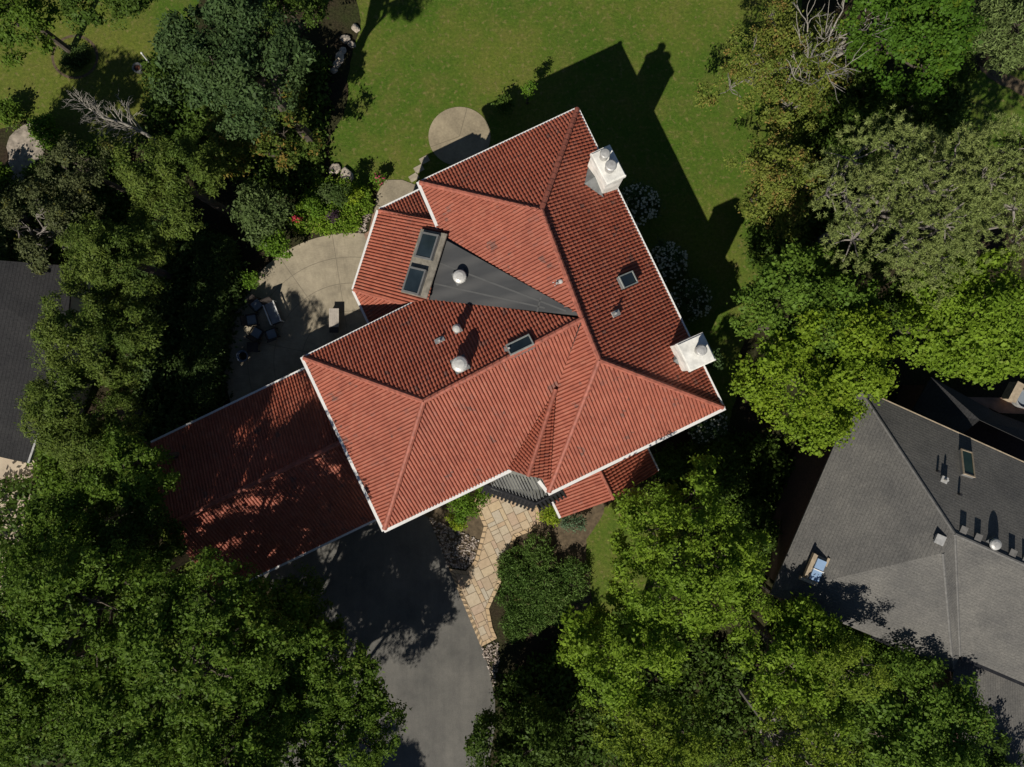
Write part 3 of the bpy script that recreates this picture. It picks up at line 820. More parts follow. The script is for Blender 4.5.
    c = hit(938, 539, pw); mb = MB(); mb.box(c + Vector((0, 0, .08)), .36, .36, .16, rz=-.42); mb.box(c + Vector((0, 0, .17)), .44, .44, .03, rz=-.42); mb.build('box_vent', M['zinc'], root)
    # chimney with metal lids, the sky's reflection painted in as pale blue
    cz = 6.05; cc = P(816.5, 569.5, cz); rz = math.radians(-23)
    R = Matrix.Rotation(rz, 3, 'Z')
    mb = MB(); mb.box((cc.x, cc.y, cz / 2), .62, 1.30, cz - .02, rz=rz); ch = mb.build('chimney', M['tan'], root)
    for x, y, a_, b_ in ((-.36, .10, .12, 1.15), (-.12, -.66, .86, .16), (.33, .52, .12, .42)):
        q = cc + R @ Vector((x, y, -.06)); MB().box(q, a_, b_, .20, rz=rz).build('coping', M['tan'], ch)
    for sg in (-1, 1):
        q = cc + R @ Vector((0.04, sg * .275, .05)); MB().box(q, .46, .50, .12, rz=rz).build('chimney_lid', M['sky_tint_metal'], ch)
    q = cc + R @ Vector((0.06, 0, .07)); MB().box(q, .54, .045, .14, rz=rz).build('lid_seam', M['white'], ch)
right_house()

def left_house():
    root = empty('dark_roofed_house', P(-10, 360, 0), 'neighbouring house with dark charcoal shingle roof at the left edge', 'house')
    z = 4.2
    a, b, c = P(74, 266, z), P(66, 350, z), P(27, 462, z)
    m = 0.34
    w = lambda px, py, zz: P(px, py, zz)
    poly = [P(72, 266, 4.2), P(66, 348, 4.2), P(27, 463, 4.2), P(-95, 436, 7.2), P(-70, 255, 7.4)]
    r = shingle_roof(root, 'shingle_roof', [poly], 'shingle_dark')
    poly2 = [P(-95, 436, 7.2), P(-240, 400, 4.0), P(-220, 240, 4.0), P(-70, 255, 7.4)]
    shingle_roof(root, 'far_roof', [poly2], 'shingle_dark')
    g = MB(); g.bar(P(67.5, 345, z + .03), P(54, 387, z + .03), 0.13, 0.2); g.bar(P(54, 387, z + .03), P(28, 463, z + .03), 0.10, 0.2)
    g.build('gutter', M['zinc'], root)
    wl = MB(); wl.prism(inset2([Vector((p.x, p.y, 0)) for p in (poly[0], poly[1], poly[2], poly2[1], poly2[2])], .5), 0, 4.0)
    wl.build('wall', M['stucco'], root)
left_house()

# ================================================================== ground
def wob(pts, amp=0.12, step=0.5, seed=1):            # a natural, slightly ragged outline
    r = random.Random(seed); out = []
    n = len(pts)
    for i in range(n):
        a, b = pts[i], pts[(i + 1) % n]; k = max(1, int((b - a).length / step))
        for j in range(k):
            p = a.lerp(b, j / k); out.append(p + Vector((r.uniform(-amp, amp), r.uniform(-amp, amp), 0)))
    return out
def smooth_poly(px, z, sub=6):                        # closed Catmull-Rom through pixels
    p = [P(x, y, 0) for x, y in px]; n = len(p); out = []
    for i in range(n):
        p0, p1, p2, p3 = p[i - 1], p[i], p[(i + 1) % n], p[(i + 2) % n]
        for j in range(sub):
            t = j / sub
            q = 0.5 * ((2 * p1) + (p2 - p0) * t + (2 * p0 - 5 * p1 + 4 * p2 - p3) * t * t + (3 * p1 - p0 - 3 * p2 + p3) * t ** 3)
            out.append(Vector((q.x, q.y, z)))
    return out
def sheet(name, pts, z, mat, loc=None, label=None):
    mb = MB(); mb.ngon([(p.x, p.y, z) for p in pts])
    o = link(name, mb.mesh(name), M[mat], None, loc)
    if loc is not None: o.location = (loc[0], loc[1], loc[2])
    o['kind'] = 'structure'
    if label: o['label'] = label
    return o

def ground():
    mb = MB(); mb.poly([(-300, -300, 0), (300, -300, 0), (300, 300, 0), (-300, 300, 0)])
    tag(mb.build('ground', M['mulch']), kind='structure')
    sheet('lawn', wob(smooth_poly([(372, -60), (362, 20), (350, 62), (345, 110), (330, 140), (333, 168), (352, 190), (385, 196), (430, 260), (560, 260), (700, 440), (735, 400), (742, 345), (757, 330), (770, 260), (770, 220), (830, 130), (800, 60), (760, -60)], 0), .07, .35, 1), 0.004, 'grass')
    sheet('side_lawn', wob(smooth_poly([(-80, -80), (185, -80), (195, 20), (185, 80), (150, 110), (130, 150), (70, 145), (40, 120), (-80, 130)], 0), .1, .4, 2), 0.004, 'grass')
    sheet('far_lawn', wob(smooth_poly([(930, 115), (965, 80), (1000, 70), (1100, 90), (1100, 200), (960, 160)], 0), .1, .4, 3), 0.004, 'grass')
    sheet('front_lawn', wob(smooth_poly([(592, 520), (608, 505), (640, 495), (690, 480), (690, 560), (650, 620), (590, 620), (583, 560)], 0), .05, .4, 4), 0.004, 'grass')
    sheet('garage_lawn', wob(smooth_poly([(165, 500), (215, 500), (230, 560), (215, 580), (190, 575), (165, 545)], 0), .06, .4, 5), 0.004, 'grass')
    sheet('front_bed', wob(smooth_poly([(425, 505), (500, 490), (480, 560), (440, 560)], 0), .06, .4, 6), 0.006, 'brown_bed')
    sheet('flower_bed', wob(smooth_poly([(548, 505), (600, 495), (600, 520), (586, 545), (592, 610), (575, 640), (520, 545)], 0), .06, .4, 7), 0.007, 'brown_bed')
    # driveway
    d = [P(*q) for q in ((255, 560), (385, 495), (428, 517), (440, 545), (449, 568), (466, 610), (481, 645), (489, 668), (495, 700), (495, 728), (488, 767), (480, 830), (475, 1000), (250, 1000), (270, 767), (300, 640))]
    sheet('driveway', d, 0.02, 'asphalt')
    # patio: round slab centred under the house wall
    c = P(352, 361, 0); R = 128 * H / F
    arc = [c + Vector((math.cos(a), math.sin(a), 0)) * R for a in [math.radians(x) for x in range(62, 205, 4)]]
    pts = arc + [P(230, 420), P(400, 420), P(420, 330), P(430, 250)]
    o = sheet('patio', pts, 0.03, 'patio', loc=(c.x, c.y, 0.03))
    c2 = P(459.5, 136.5); 
    o = sheet('round_pad', [c2 + Vector((math.cos(a) * 31, math.sin(a) * 29.5, 0)) * H / F for a in [i * math.pi / 24 for i in range(48)]], 0.025, 'disc', loc=(c2.x, c2.y, 0.025))
    pc = P(395, 205)
    sheet('side_path', [P(*q) for q in ((384, 180), (402, 180), (424, 188), (470, 230), (430, 290), (385, 260), (368, 236), (374, 214), (377, 195))], 0.034, 'pad', loc=(pc.x, pc.y, .034))
    sheet('path_edging', [P(*q) for q in ((373, 213), (377, 212), (371, 238), (366, 240), (364, 234), (369, 231))], 0.038, 'edging')
    sheet('neighbour_terrace', [P(*q) for q in ((-60, 440), (20, 440), (40, 470), (30, 500), (22, 545), (10, 620), (-60, 640))], 0.02, 'beige')
    sheet('stone_terrace', wob([P(*q) for q in ((8, 150), (14, 128), (32, 122), (48, 130), (44, 160), (30, 165), (22, 186), (12, 180))], .15, .4, 8), 0.02, 'terrace_stone')
    sheet('far_path', wob(smooth_poly([(980, 68), (1000, 70), (1060, 100), (1060, 112), (1000, 84)], 0), .05, .4, 9), 0.01, 'brown_bed')
    # ring bed on the side lawn
    c3 = P(75, 57)
    sheet('ring_edging', [c3 + Vector((math.cos(a) * 1.33, math.sin(a) * 1.25, 0)) for a in [i * math.pi / 20 for i in range(40)]], 0.012, 'brown_bed')
    sheet('ring_bed', [c3 + Vector((math.cos(a) * 1.18, math.sin(a) * 1.1, 0)) for a in [i * math.pi / 20 for i in range(40)]], 0.016, 'grass')
ground()

def front_walk():
    left = [(476, 497), (474, 504), (484, 526), (475, 560), (466, 571), (449, 568.5), (481, 646.5)]
    right = [(497, 638), (492.5, 627), (489, 608.5), (497, 591), (503, 577), (508, 560), (516, 537), (541, 527), (538, 506)]
    poly = [P(*q) for q in left + right] + [P(512, 480)]
    mb = MB(); mb.prism([Vector((p.x, p.y, 0)) for p in poly], 0.0, 0.035)
    root = mb.build('front_walk', M['joint']); root['kind'] = 'structure'
    # slabs: rows of random length, clipped to the outline by testing corners
    from mathutils.geometry import intersect_point_tri_2d
    def inside(p, pg):
        c = False; n = len(pg); j = n - 1
        for i in range(n):
            a, b = pg[i], pg[j]
            if (a.y > p.y) != (b.y > p.y) and p.x < (b.x - a.x) * (p.y - a.y) / (b.y - a.y) + a.x: c = not c
            j = i
        return c
    inn = inset2([Vector((p.x, p.y, 0)) for p in poly], 0.22)
    bm = bmesh.new(); uvl = bm.loops.layers.uv.new('tile'); r = random.Random(3)
    ax = Vector((0.43, -0.90, 0)).normalized(); ay = Vector((ax.y, -ax.x, 0)) * -1
    o = P(490, 570)
    # random ashlar on a half-metre module
    mod = 0.24; nx, ny = 56, 40; used = [[False] * ny for _ in range(nx)]
    idn = 0
    for i in range(nx):
        for j in range(ny):
            if used[i][j]: continue
            w, h = r.choice([(2, 2), (2, 2), (3, 2), (2, 3), (1, 2), (3, 3), (2, 1), (3, 2)])
            while w > 1 and (i + w > nx or any(used[i + a][j] for a in range(w))): w -= 1
            while h > 1 and (j + h > ny or any(used[i + a][j + b] for a in range(w) for b in range(h))): h -= 1
            for a in range(w):
                for b in range(h): used[i + a][j + b] = True
            g = 0.014; idn += 1
            x0, x1, y0, y1 = (i - nx / 2) * mod + g, (i + w - nx / 2) * mod - g, (j - ny / 2) * mod + g, (j + h - ny / 2) * mod - g
            zz = 0.05 + r.uniform(-.003, .003)
            ps = [o + ax * x + ay * y for x, y in ((x0, y0), (x1, y0), (x1, y1), (x0, y1))]
            # clip the slab against the inset outline: fine subdivision
            n = max(w, h) * 6
            nxs, nys = w * 6, h * 6
            for a in range(nxs):
                for b in range(nys):
                    xa, xb = x0 + (x1 - x0) * a / nxs, x0 + (x1 - x0) * (a + 1) / nxs
                    ya, yb = y0 + (y1 - y0) * b / nys, y0 + (y1 - y0) * (b + 1) / nys
                    cc = o + ax * (xa + xb) / 2 + ay * (ya + yb) / 2
                    if not inside(cc, inn): continue
                    vs = [bm.verts.new((o + ax * x + ay * y) + Vector((0, 0, zz))) for x, y in ((xa, ya), (xb, ya), (xb, yb), (xa, yb))]
                    f = bm.faces.new(vs)
                    for lp in f.loops: lp[uvl].uv = (idn + .5, .5)
    bmesh.ops.recalc_face_normals(bm, faces=bm.faces)
    me = bpy.data.meshes.new('slabs'); bm.to_mesh(me); bm.free()
    link('stone_slabs', me, M['flag'], root)
    bm = bmesh.new(); uvl = bm.loops.layers.uv.new('tile'); n = len(poly); idn = 0
    pl = [Vector((p.x, p.y, 0)) for p in poly]; ii = inset2(pl, 0.19)
    for i in range(n):
        a, b, c, d = pl[i], pl[(i + 1) % n], ii[(i + 1) % n], ii[i]
        k = max(1, int((b - a).length / 0.32))
        for j in range(k):
            f0, f1 = j / k + .02, (j + 1) / k - .02
            q = [a.lerp(b, f0), a.lerp(b, f1), d.lerp(c, f1), d.lerp(c, f0)]
            vs = [bm.verts.new((p.x, p.y, 0.055)) for p in q]; f = bm.faces.new(vs); idn += 1
            for lp in f.loops: lp[uvl].uv = (idn + .5, .5)
    bmesh.ops.recalc_face_normals(bm, faces=bm.faces)
    me = bpy.data.meshes.new('border'); bm.to_mesh(me); bm.free()
    link('border_stones', me, M['border'], root)
front_walk()

# loose pebbles (uncountable) and single rocks
def inside2(x, y, pg):
    c = False; j = len(pg) - 1
    for i in range(len(pg)):
        a, b = pg[i], pg[j]
        if (a.y > y) != (b.y > y) and x < (b.x - a.x) * (y - a.y) / (b.y - a.y) + a.x: c = not c
        j = i
    return c
def ico():
    t = (1 + 5 ** .5) / 2
    v = np.array([(-1, t, 0), (1, t, 0), (-1, -t, 0), (1, -t, 0), (0, -1, t), (0, 1, t), (0, -1, -t), (0, 1, -t), (t, 0, -1), (t, 0, 1), (-t, 0, -1), (-t, 0, 1)], float)
    v /= np.linalg.norm(v[0])
    f = [(0, 11, 5), (0, 5, 1), (0, 1, 7), (0, 7, 10), (0, 10, 11), (1, 5, 9), (5, 11, 4), (11, 10, 2), (10, 7, 6), (7, 1, 8), (3, 9, 4), (3, 4, 2), (3, 2, 6), (3, 6, 8), (3, 8, 9), (4, 9, 5), (2, 4, 11), (6, 2, 10), (8, 6, 7), (9, 8, 1)]
    return v, f
def pebbles(areas, dens, size, seed):
    r = np.random.default_rng(seed); v0, f0 = ico(); V_, F_ = [], []
    for pg in areas:
        xs = [p.x for p in pg]; ys = [p.y for p in pg]
        n = int((max(xs) - min(xs)) * (max(ys) - min(ys)) * dens)
        for _ in range(n):
            x, y = r.uniform(min(xs), max(xs)), r.uniform(min(ys), max(ys))
            if not inside2(x, y, pg): continue
            s = size * r.uniform(.6, 1.5); a = r.uniform(0, 6.28)
            q = v0 * (1 + r.uniform(-.18, .18, (12, 1))) * np.array([s, s * r.uniform(.6, .95), s * .6])
            ca, sa = math.cos(a), math.sin(a)
            q = np.stack([q[:, 0] * ca - q[:, 1] * sa + x, q[:, 0] * sa + q[:, 1] * ca + y, q[:, 2] + s * .3 + .01], 1)
            b = len(V_) ; V_.extend(q.tolist()); F_.extend([(i + b, j + b, k + b) for i, j, k in f0])
    me = bpy.data.meshes.new('pebbles'); me.from_pydata(V_, [], F_); me.update()
    o = link('pebbles', me, M['pebble']); o['kind'] = 'stuff'
    o['label'] = 'loose river pebbles beside the front walk and patio'
pebbles([[P(*q) for q in pg] for pg in (
    ((428, 516), (452, 528), (462, 532), (479, 540), (474, 560), (465, 569), (448, 567), (440, 545)),
    ((481, 648), (498, 640), (500, 655), (494, 690), (488, 668)),
    ((360, 216), (372, 212), (366, 232), (358, 234)))], 150, 0.055, 4)

def rock(px, py, s, lab, group=None, seed=0, h=.6):
    r = random.Random(seed); c = P(px, py, 0)
    bm = bmesh.new(); bmesh.ops.create_icosphere(bm, subdivisions=3, radius=1)
    ph = [r.uniform(0, 6) for _ in range(6)]
    for v in bm.verts:
        k = 1 + .16 * math.sin(v.co.x * 3 + ph[0]) * math.cos(v.co.y * 3.3 + ph[1]) + .1 * math.sin(v.co.z * 6 + ph[2]) + .07 * math.sin(v.co.x * 9 + ph[3]) * math.sin(v.co.y * 8 + ph[4])
        v.co = Vector((v.co.x * s * k, v.co.y * s * k * .75, v.co.z * s * k * h))
    bmesh.ops.rotate(bm, verts=bm.verts, matrix=Matrix.Rotation(r.uniform(0, 6), 3, 'Z'))
    me = bpy.data.meshes.new('rock'); bm.to_mesh(me); bm.free()
    o = bpy.data.objects.new('rock', me); me.materials.append(M['rock']); COL.objects.link(o)
    o.location = c + Vector((0, 0, s * h * .55)); tag(o, lab, 'rock', group)
for i, (px, py, s) in enumerate(((340, 58, .32), (337, 65, .26), (343, 52, .24), (334, 71, .2), (356, 29, .26), (346, 40, .3), (352, 45, .22))):
    rock(px, py, s, 'pale rock edging the shaded bed at the upper left of the lawn', 'rocks edging the shaded bed', i)
rock(347, 176, .45, 'long pale rock between the lawn and the flower bed', None, 21, .4)
rock(335, 170, .35, 'smaller pale rock in the dark corner above the flower bed', None, 22, .5)

# ================================================================== foliage
def nrm(a): return a / np.maximum(np.linalg.norm(a, axis=-1, keepdims=True), 1e-9)

def leaf_quads(c, n, d, L, W):
    """c centres, n normals, d lengthwise directions; kite shaped leaves"""
    d = nrm(d - n * np.sum(d * n, 1, keepdims=True)); p = np.cross(n, d)
    L = L[:, None]; W = W[:, None]
    a = c - d * L * .5; b = c - d * L * .05 + p * W * .5; e = c + d * L * .5; f = c - d * L * .05 - p * W * .5
    return np.stack([a, b, e, f], 1)

def crown_shell(r, R, hh, nlobe, n, zmin=-0.35, spread=0.62, lobe=(.32, .5), gaps=False):
    """cluster centres and outward directions on an uneven, many-lobed crown centred at 0"""
    lc = []
    for i in range(nlobe):
        a = i * 2.39996 + r.uniform(-.5, .5); q = math.sqrt((i + .3) / nlobe) * spread * r.uniform(.82, 1.15)
        zz = (1 - (q / max(spread, .01)) ** 2) * .5 * r.uniform(.5, 1.15) + r.uniform(-.22, .12)
        lc.append((math.cos(a) * q * R, math.sin(a) * q * R, zz * hh))
    lc = np.array(lc); lr = r.uniform(lobe[0], lobe[1], nlobe) * R
    out_c, out_n = [], []
    tries = 0
    while len(out_c) < n * 1.6 and tries < 40:
        tries += 1
        k = r.choice(nlobe, n * 2, p=lr ** 2 / np.sum(lr ** 2))
        v = nrm(r.normal(size=(n * 2, 3)) + np.array([0, 0, .35])); ok = v[:, 2] > zmin
        v, k = v[ok], k[ok]
        rr = (r.uniform(.72, 1.06, len(k)))[:, None]
        sc = np.array([1, 1, min(1.0, hh / R * 1.1)])
        p = lc[k] + v * lr[k][:, None] * rr * sc
        keep = np.ones(len(p), bool)
        for j in range(nlobe):
            dd = np.linalg.norm((p - lc[j]) / sc, axis=1)
            keep &= (dd > lr[j] * .62)
        out_c.extend(p[keep].tolist()); out_n.extend(v[keep].tolist())
    c, v = np.array(out_c), np.array(out_n)
    w = r.normal(size=(5, 3)); w = nrm(w) * r.uniform(2.2, 4.6, (5, 1)); ph = r.uniform(0, 6.28, 5)
    f = np.sin(c @ w.T + ph).sum(1) / 2.2
    if gaps:                                  # gaps between the boughs, uneven depth
        keep = f > r.uniform(-1.35, -.5, len(c)); c, v, f = c[keep], v[keep], f[keep]
        c = c + v * (f * .22)[:, None]
    pick = r.permutation(len(c))[:n]
    return c[pick], v[pick], lc, lr

#        clusters per pad, leaves, leaf length, pad radius, cluster spread, leaf aspect
PADS = {'broad': (12, 20, .138, .50, .13, .60), 'maple': (13, 19, .155, .54, .15, .85), 'fine': (13, 19, .118, .48, .12, .52), 'arbor': (12, 22, .125, .40, .10, .38)}
# pine: tufts of short needles
def foliage(r, c, v, style, dens=1.0, size=1.0):
    """leaf quads for cluster centres c with outward directions v"""
    up = np.array([0, 0, 1.0])
    if style in PADS:
        nc, nl, L, pr, cs, asp = PADS[style]
        N = len(c); nc = max(3, int(nc * dens)); k = np.repeat(np.arange(N), nc)
        vv = nrm(v[k] * .55 + r.normal(size=(N * nc, 3)) * .62 + up * .38)
        rad = (r.uniform(.55, 1.45, N) ** 1.2 * pr)[k][:, None] * r.uniform(.75, 1.08, (N * nc, 1))
        c = c[k] + vv * rad * np.array([1, 1, .75]); v = vv; nc_of = k
        N = len(c); k = np.repeat(np.arange(N), nl); m = N * nl
        off = r.normal(size=(m, 3)) * np.array([1, 1, .6])
        pc = c[k] + off * cs
        n = nrm(v[k] * .75 + up * .35 + r.normal(size=(m, 3)) * .55)
        d = r.normal(size=(m, 3)) + off * .6 - up * .3
        ln = L * size * np.clip(np.exp(r.normal(size=m) * .34), .45, 1.5) * np.exp(r.normal(size=int(nc_of.max()) + 1) * .2)[nc_of[k]]
        return leaf_quads(pc, n, d, ln, ln * asp * r.uniform(.8, 1.15, m))
    if style == 'shrub':     nl, L, cs, flat, asp = int(16 * dens), .12 * size, .11, .6, .6
    elif style == 'arbor':   nl, L, cs, flat, asp = int(26 * dens), .17 * size, .13, .8, .30
    elif style == 'juniper': nl, L, cs, flat, asp = int(24 * dens), .20 * size, .12, .5, .24
    elif style == 'pine':    nl, L, cs, flat, asp = int(135 * dens), .155 * size, .06, 1.0, .17
    N = len(c); k = np.repeat(np.arange(N), nl); m = N * nl
    cn = nrm(v * .55 + up * .75 + r.normal(size=(N, 3)) * .25)
    csz = r.uniform(.65, 1.35, N)[k][:, None] * cs * (size if style in ('shrub', 'juniper', 'arbor') else 1.0)
    if style == 'pine':
        pc0 = c[k] + nrm(r.normal(size=(m, 3))) * (r.integers(0, 2, m) * 0)[:, None]
        sub = r.normal(size=(N, 5, 3)) * np.array([.22, .22, .10])          # five tufts on every twig end
        j = r.integers(0, 5, m)
        d = nrm(cn[k] * .45 + r.normal(size=(m, 3)) * .8)
        ln = L * r.uniform(.7, 1.2, m)
        pc = pc0 + sub[k, j] + d * ln[:, None] * .5
        n = nrm(np.cross(d, r.normal(size=(m, 3))) + up * .3)
        return leaf_quads(pc, n, d, ln, ln * asp)
    off = r.normal(size=(m, 3)); al = np.sum(off * cn[k], 1, keepdims=True)
    off = (off - cn[k] * al) + cn[k] * al * flat
    pc = c[k] + off * csz
    if style in ('arbor', 'juniper'):
        d = nrm(v[k] * (.8 if style == 'arbor' else .35) + up * .35 + r.normal(size=(m, 3)) * (.55 if style == 'arbor' else .7))
        n = nrm(np.cross(d, r.normal(size=(m, 3))) + v[k] * .35)
    else:
        n = nrm(cn[k] * .85 + r.normal(size=(m, 3)) * .48)
        d = r.normal(size=(m, 3)) + off * .8 - up * .25
    ln = L * r.uniform(.65, 1.3, m)
    return leaf_quads(pc, n, d, ln, ln * asp * r.uniform(.8, 1.15, m))

def limb(mb, r, a, b, r0, r1, n=4, sag=.12, seg=5):
    a, b = Vector(a), Vector(b); L = (b - a).length; pts = []; rad = []
    for i in range(n + 1):
        t = i / n; p = a.lerp(b, t)
        p += Vector((r.uniform(-1, 1), r.uniform(-1, 1), r.uniform(-.6, .6) + math.sin(t * math.pi) * .6)) * L * sag * (0 if i in (0, n) else 1)
        pts.append(p); rad.append(r0 + (r1 - r0) * t)
    mb.tube(pts, rad, seg)
    return pts

def tree(name, px, py, rpx, ztop, mat, label, style='broad', seed=1, nlobe=10, hh=None, clusters=1.0, dens=1.0, size=1.0, bark='bark', sx=1.0, sy=1.0, ang=0.0, cat='tree', group=None, bare=0, spread=.62, lobe=(.32, .5), zmin=-.6, trunk=True, foot=None, limbs=True):
    r = np.random.default_rng(seed)
    hh_px = hh
    zc0 = ztop * .72
    R = rpx * (H - zc0) / F
    if hh is None: hh = R * .78
    zc = ztop - hh * .85
    R = rpx * (H - zc) / F
    base = P(px, py, zc); base.z = 0; shift = Vector((0, 0, 0))
    if foot is not None: shift = base - P(foot[0], foot[1], 0); base = base - shift
    ncl = int(12 * R * R * clusters)
    if style in ('arbor',): ncl = int(17 * R * R * clusters)
    if style == 'pine': ncl = int(27 * R * R * clusters)
    if style == 'shrub': ncl = int(150 * R * R * clusters)
    if style == 'juniper': ncl = int(110 * R * R * clusters)
    c, v, lc, lr = crown_shell(r, R, hh, nlobe, ncl, zmin, spread, lobe, style in PADS or style in ('pine', 'arbor'))
    def xf(p):
        p = p * np.array([sx, sy, 1]); ca, sa = math.cos(ang), math.sin(ang)
        return np.stack([p[:, 0] * ca - p[:, 1] * sa, p[:, 0] * sa + p[:, 1] * ca, p[:, 2]], 1)
    c, lc = xf(c) + np.array(shift), xf(lc) + np.array(shift)
    top = c[:, 2].max(); c[:, 2] += (ztop - top); lc[:, 2] += (ztop - top)
    low = c[:, 2] < .15
    c[low, 2] = .15 + r.uniform(0, .2, low.sum())
    q = foliage(r, c, v, style, dens, size)
    root = empty(name, base, label, cat, group)
    me = quads_mesh('crown', q); cr = bpy.data.objects.new('crown', me); COL.objects.link(cr); cr.parent = root; me.materials.append(M[mat])
    if trunk:
        mb = MB(); rr = random.Random(seed); tr = max(.05, min(.30, ztop * .022 + R * .012))
        fork = max(.3, min(ztop * .45, float(lc[:, 2].min())))
        tip = Vector((float(lc[:, 0].mean()), float(lc[:, 1].mean()), min(ztop - .3, float(lc[:, 2].max()) + .1)))
        fp = Vector((float(lc[:, 0].mean()) * .35, float(lc[:, 1].mean()) * .35, fork))
        tp = [Vector((0, 0, -.1)), Vector((0, 0, .25)), fp, fp.lerp(tip, .5), tip]
        mb.tube(tp, [tr * 1.5, tr * 1.05, tr * .85, tr * .5, tr * .15], 9)
        for j in range(len(lc) if limbs else 0):
            s = tp[2].lerp(tip, rr.uniform(0, .55)); e = Vector(lc[j])
            limb(mb, rr, s, e, tr * .45, tr * .16)
            near = np.argsort(np.linalg.norm(c - lc[j], axis=1))
            for w in range(6 + bare * 3):
                e2 = Vector(c[near[min(len(near) - 1, int(rr.uniform(0, .9) * len(c) / len(lc)))]])
                if bare: e2 = e + (e2 - e) * 1.12 + Vector((0, 0, .12 * bare))
                limb(mb, rr, e, e2, tr * .17, tr * .05, 3, .1, 4)
        mb.build('trunk', M[bark], root).matrix_parent_inverse = Matrix()
        t = root.children[-1]; t.location = (0, 0, 0)
    return root

# link() moved trunk vertices by -root: trunks are built around the origin, so undo that once here
_old_link = link
def link(name, me, mat=None, parent=None, loc=None, keep=False):
    if name in ('trunk', 'stem') and parent is not None:
        o = bpy.data.objects.new(name, me); COL.objects.link(o); me.materials.append(mat); o.parent = parent
        return o
    return _old_link(name, me, mat, parent, loc, keep)

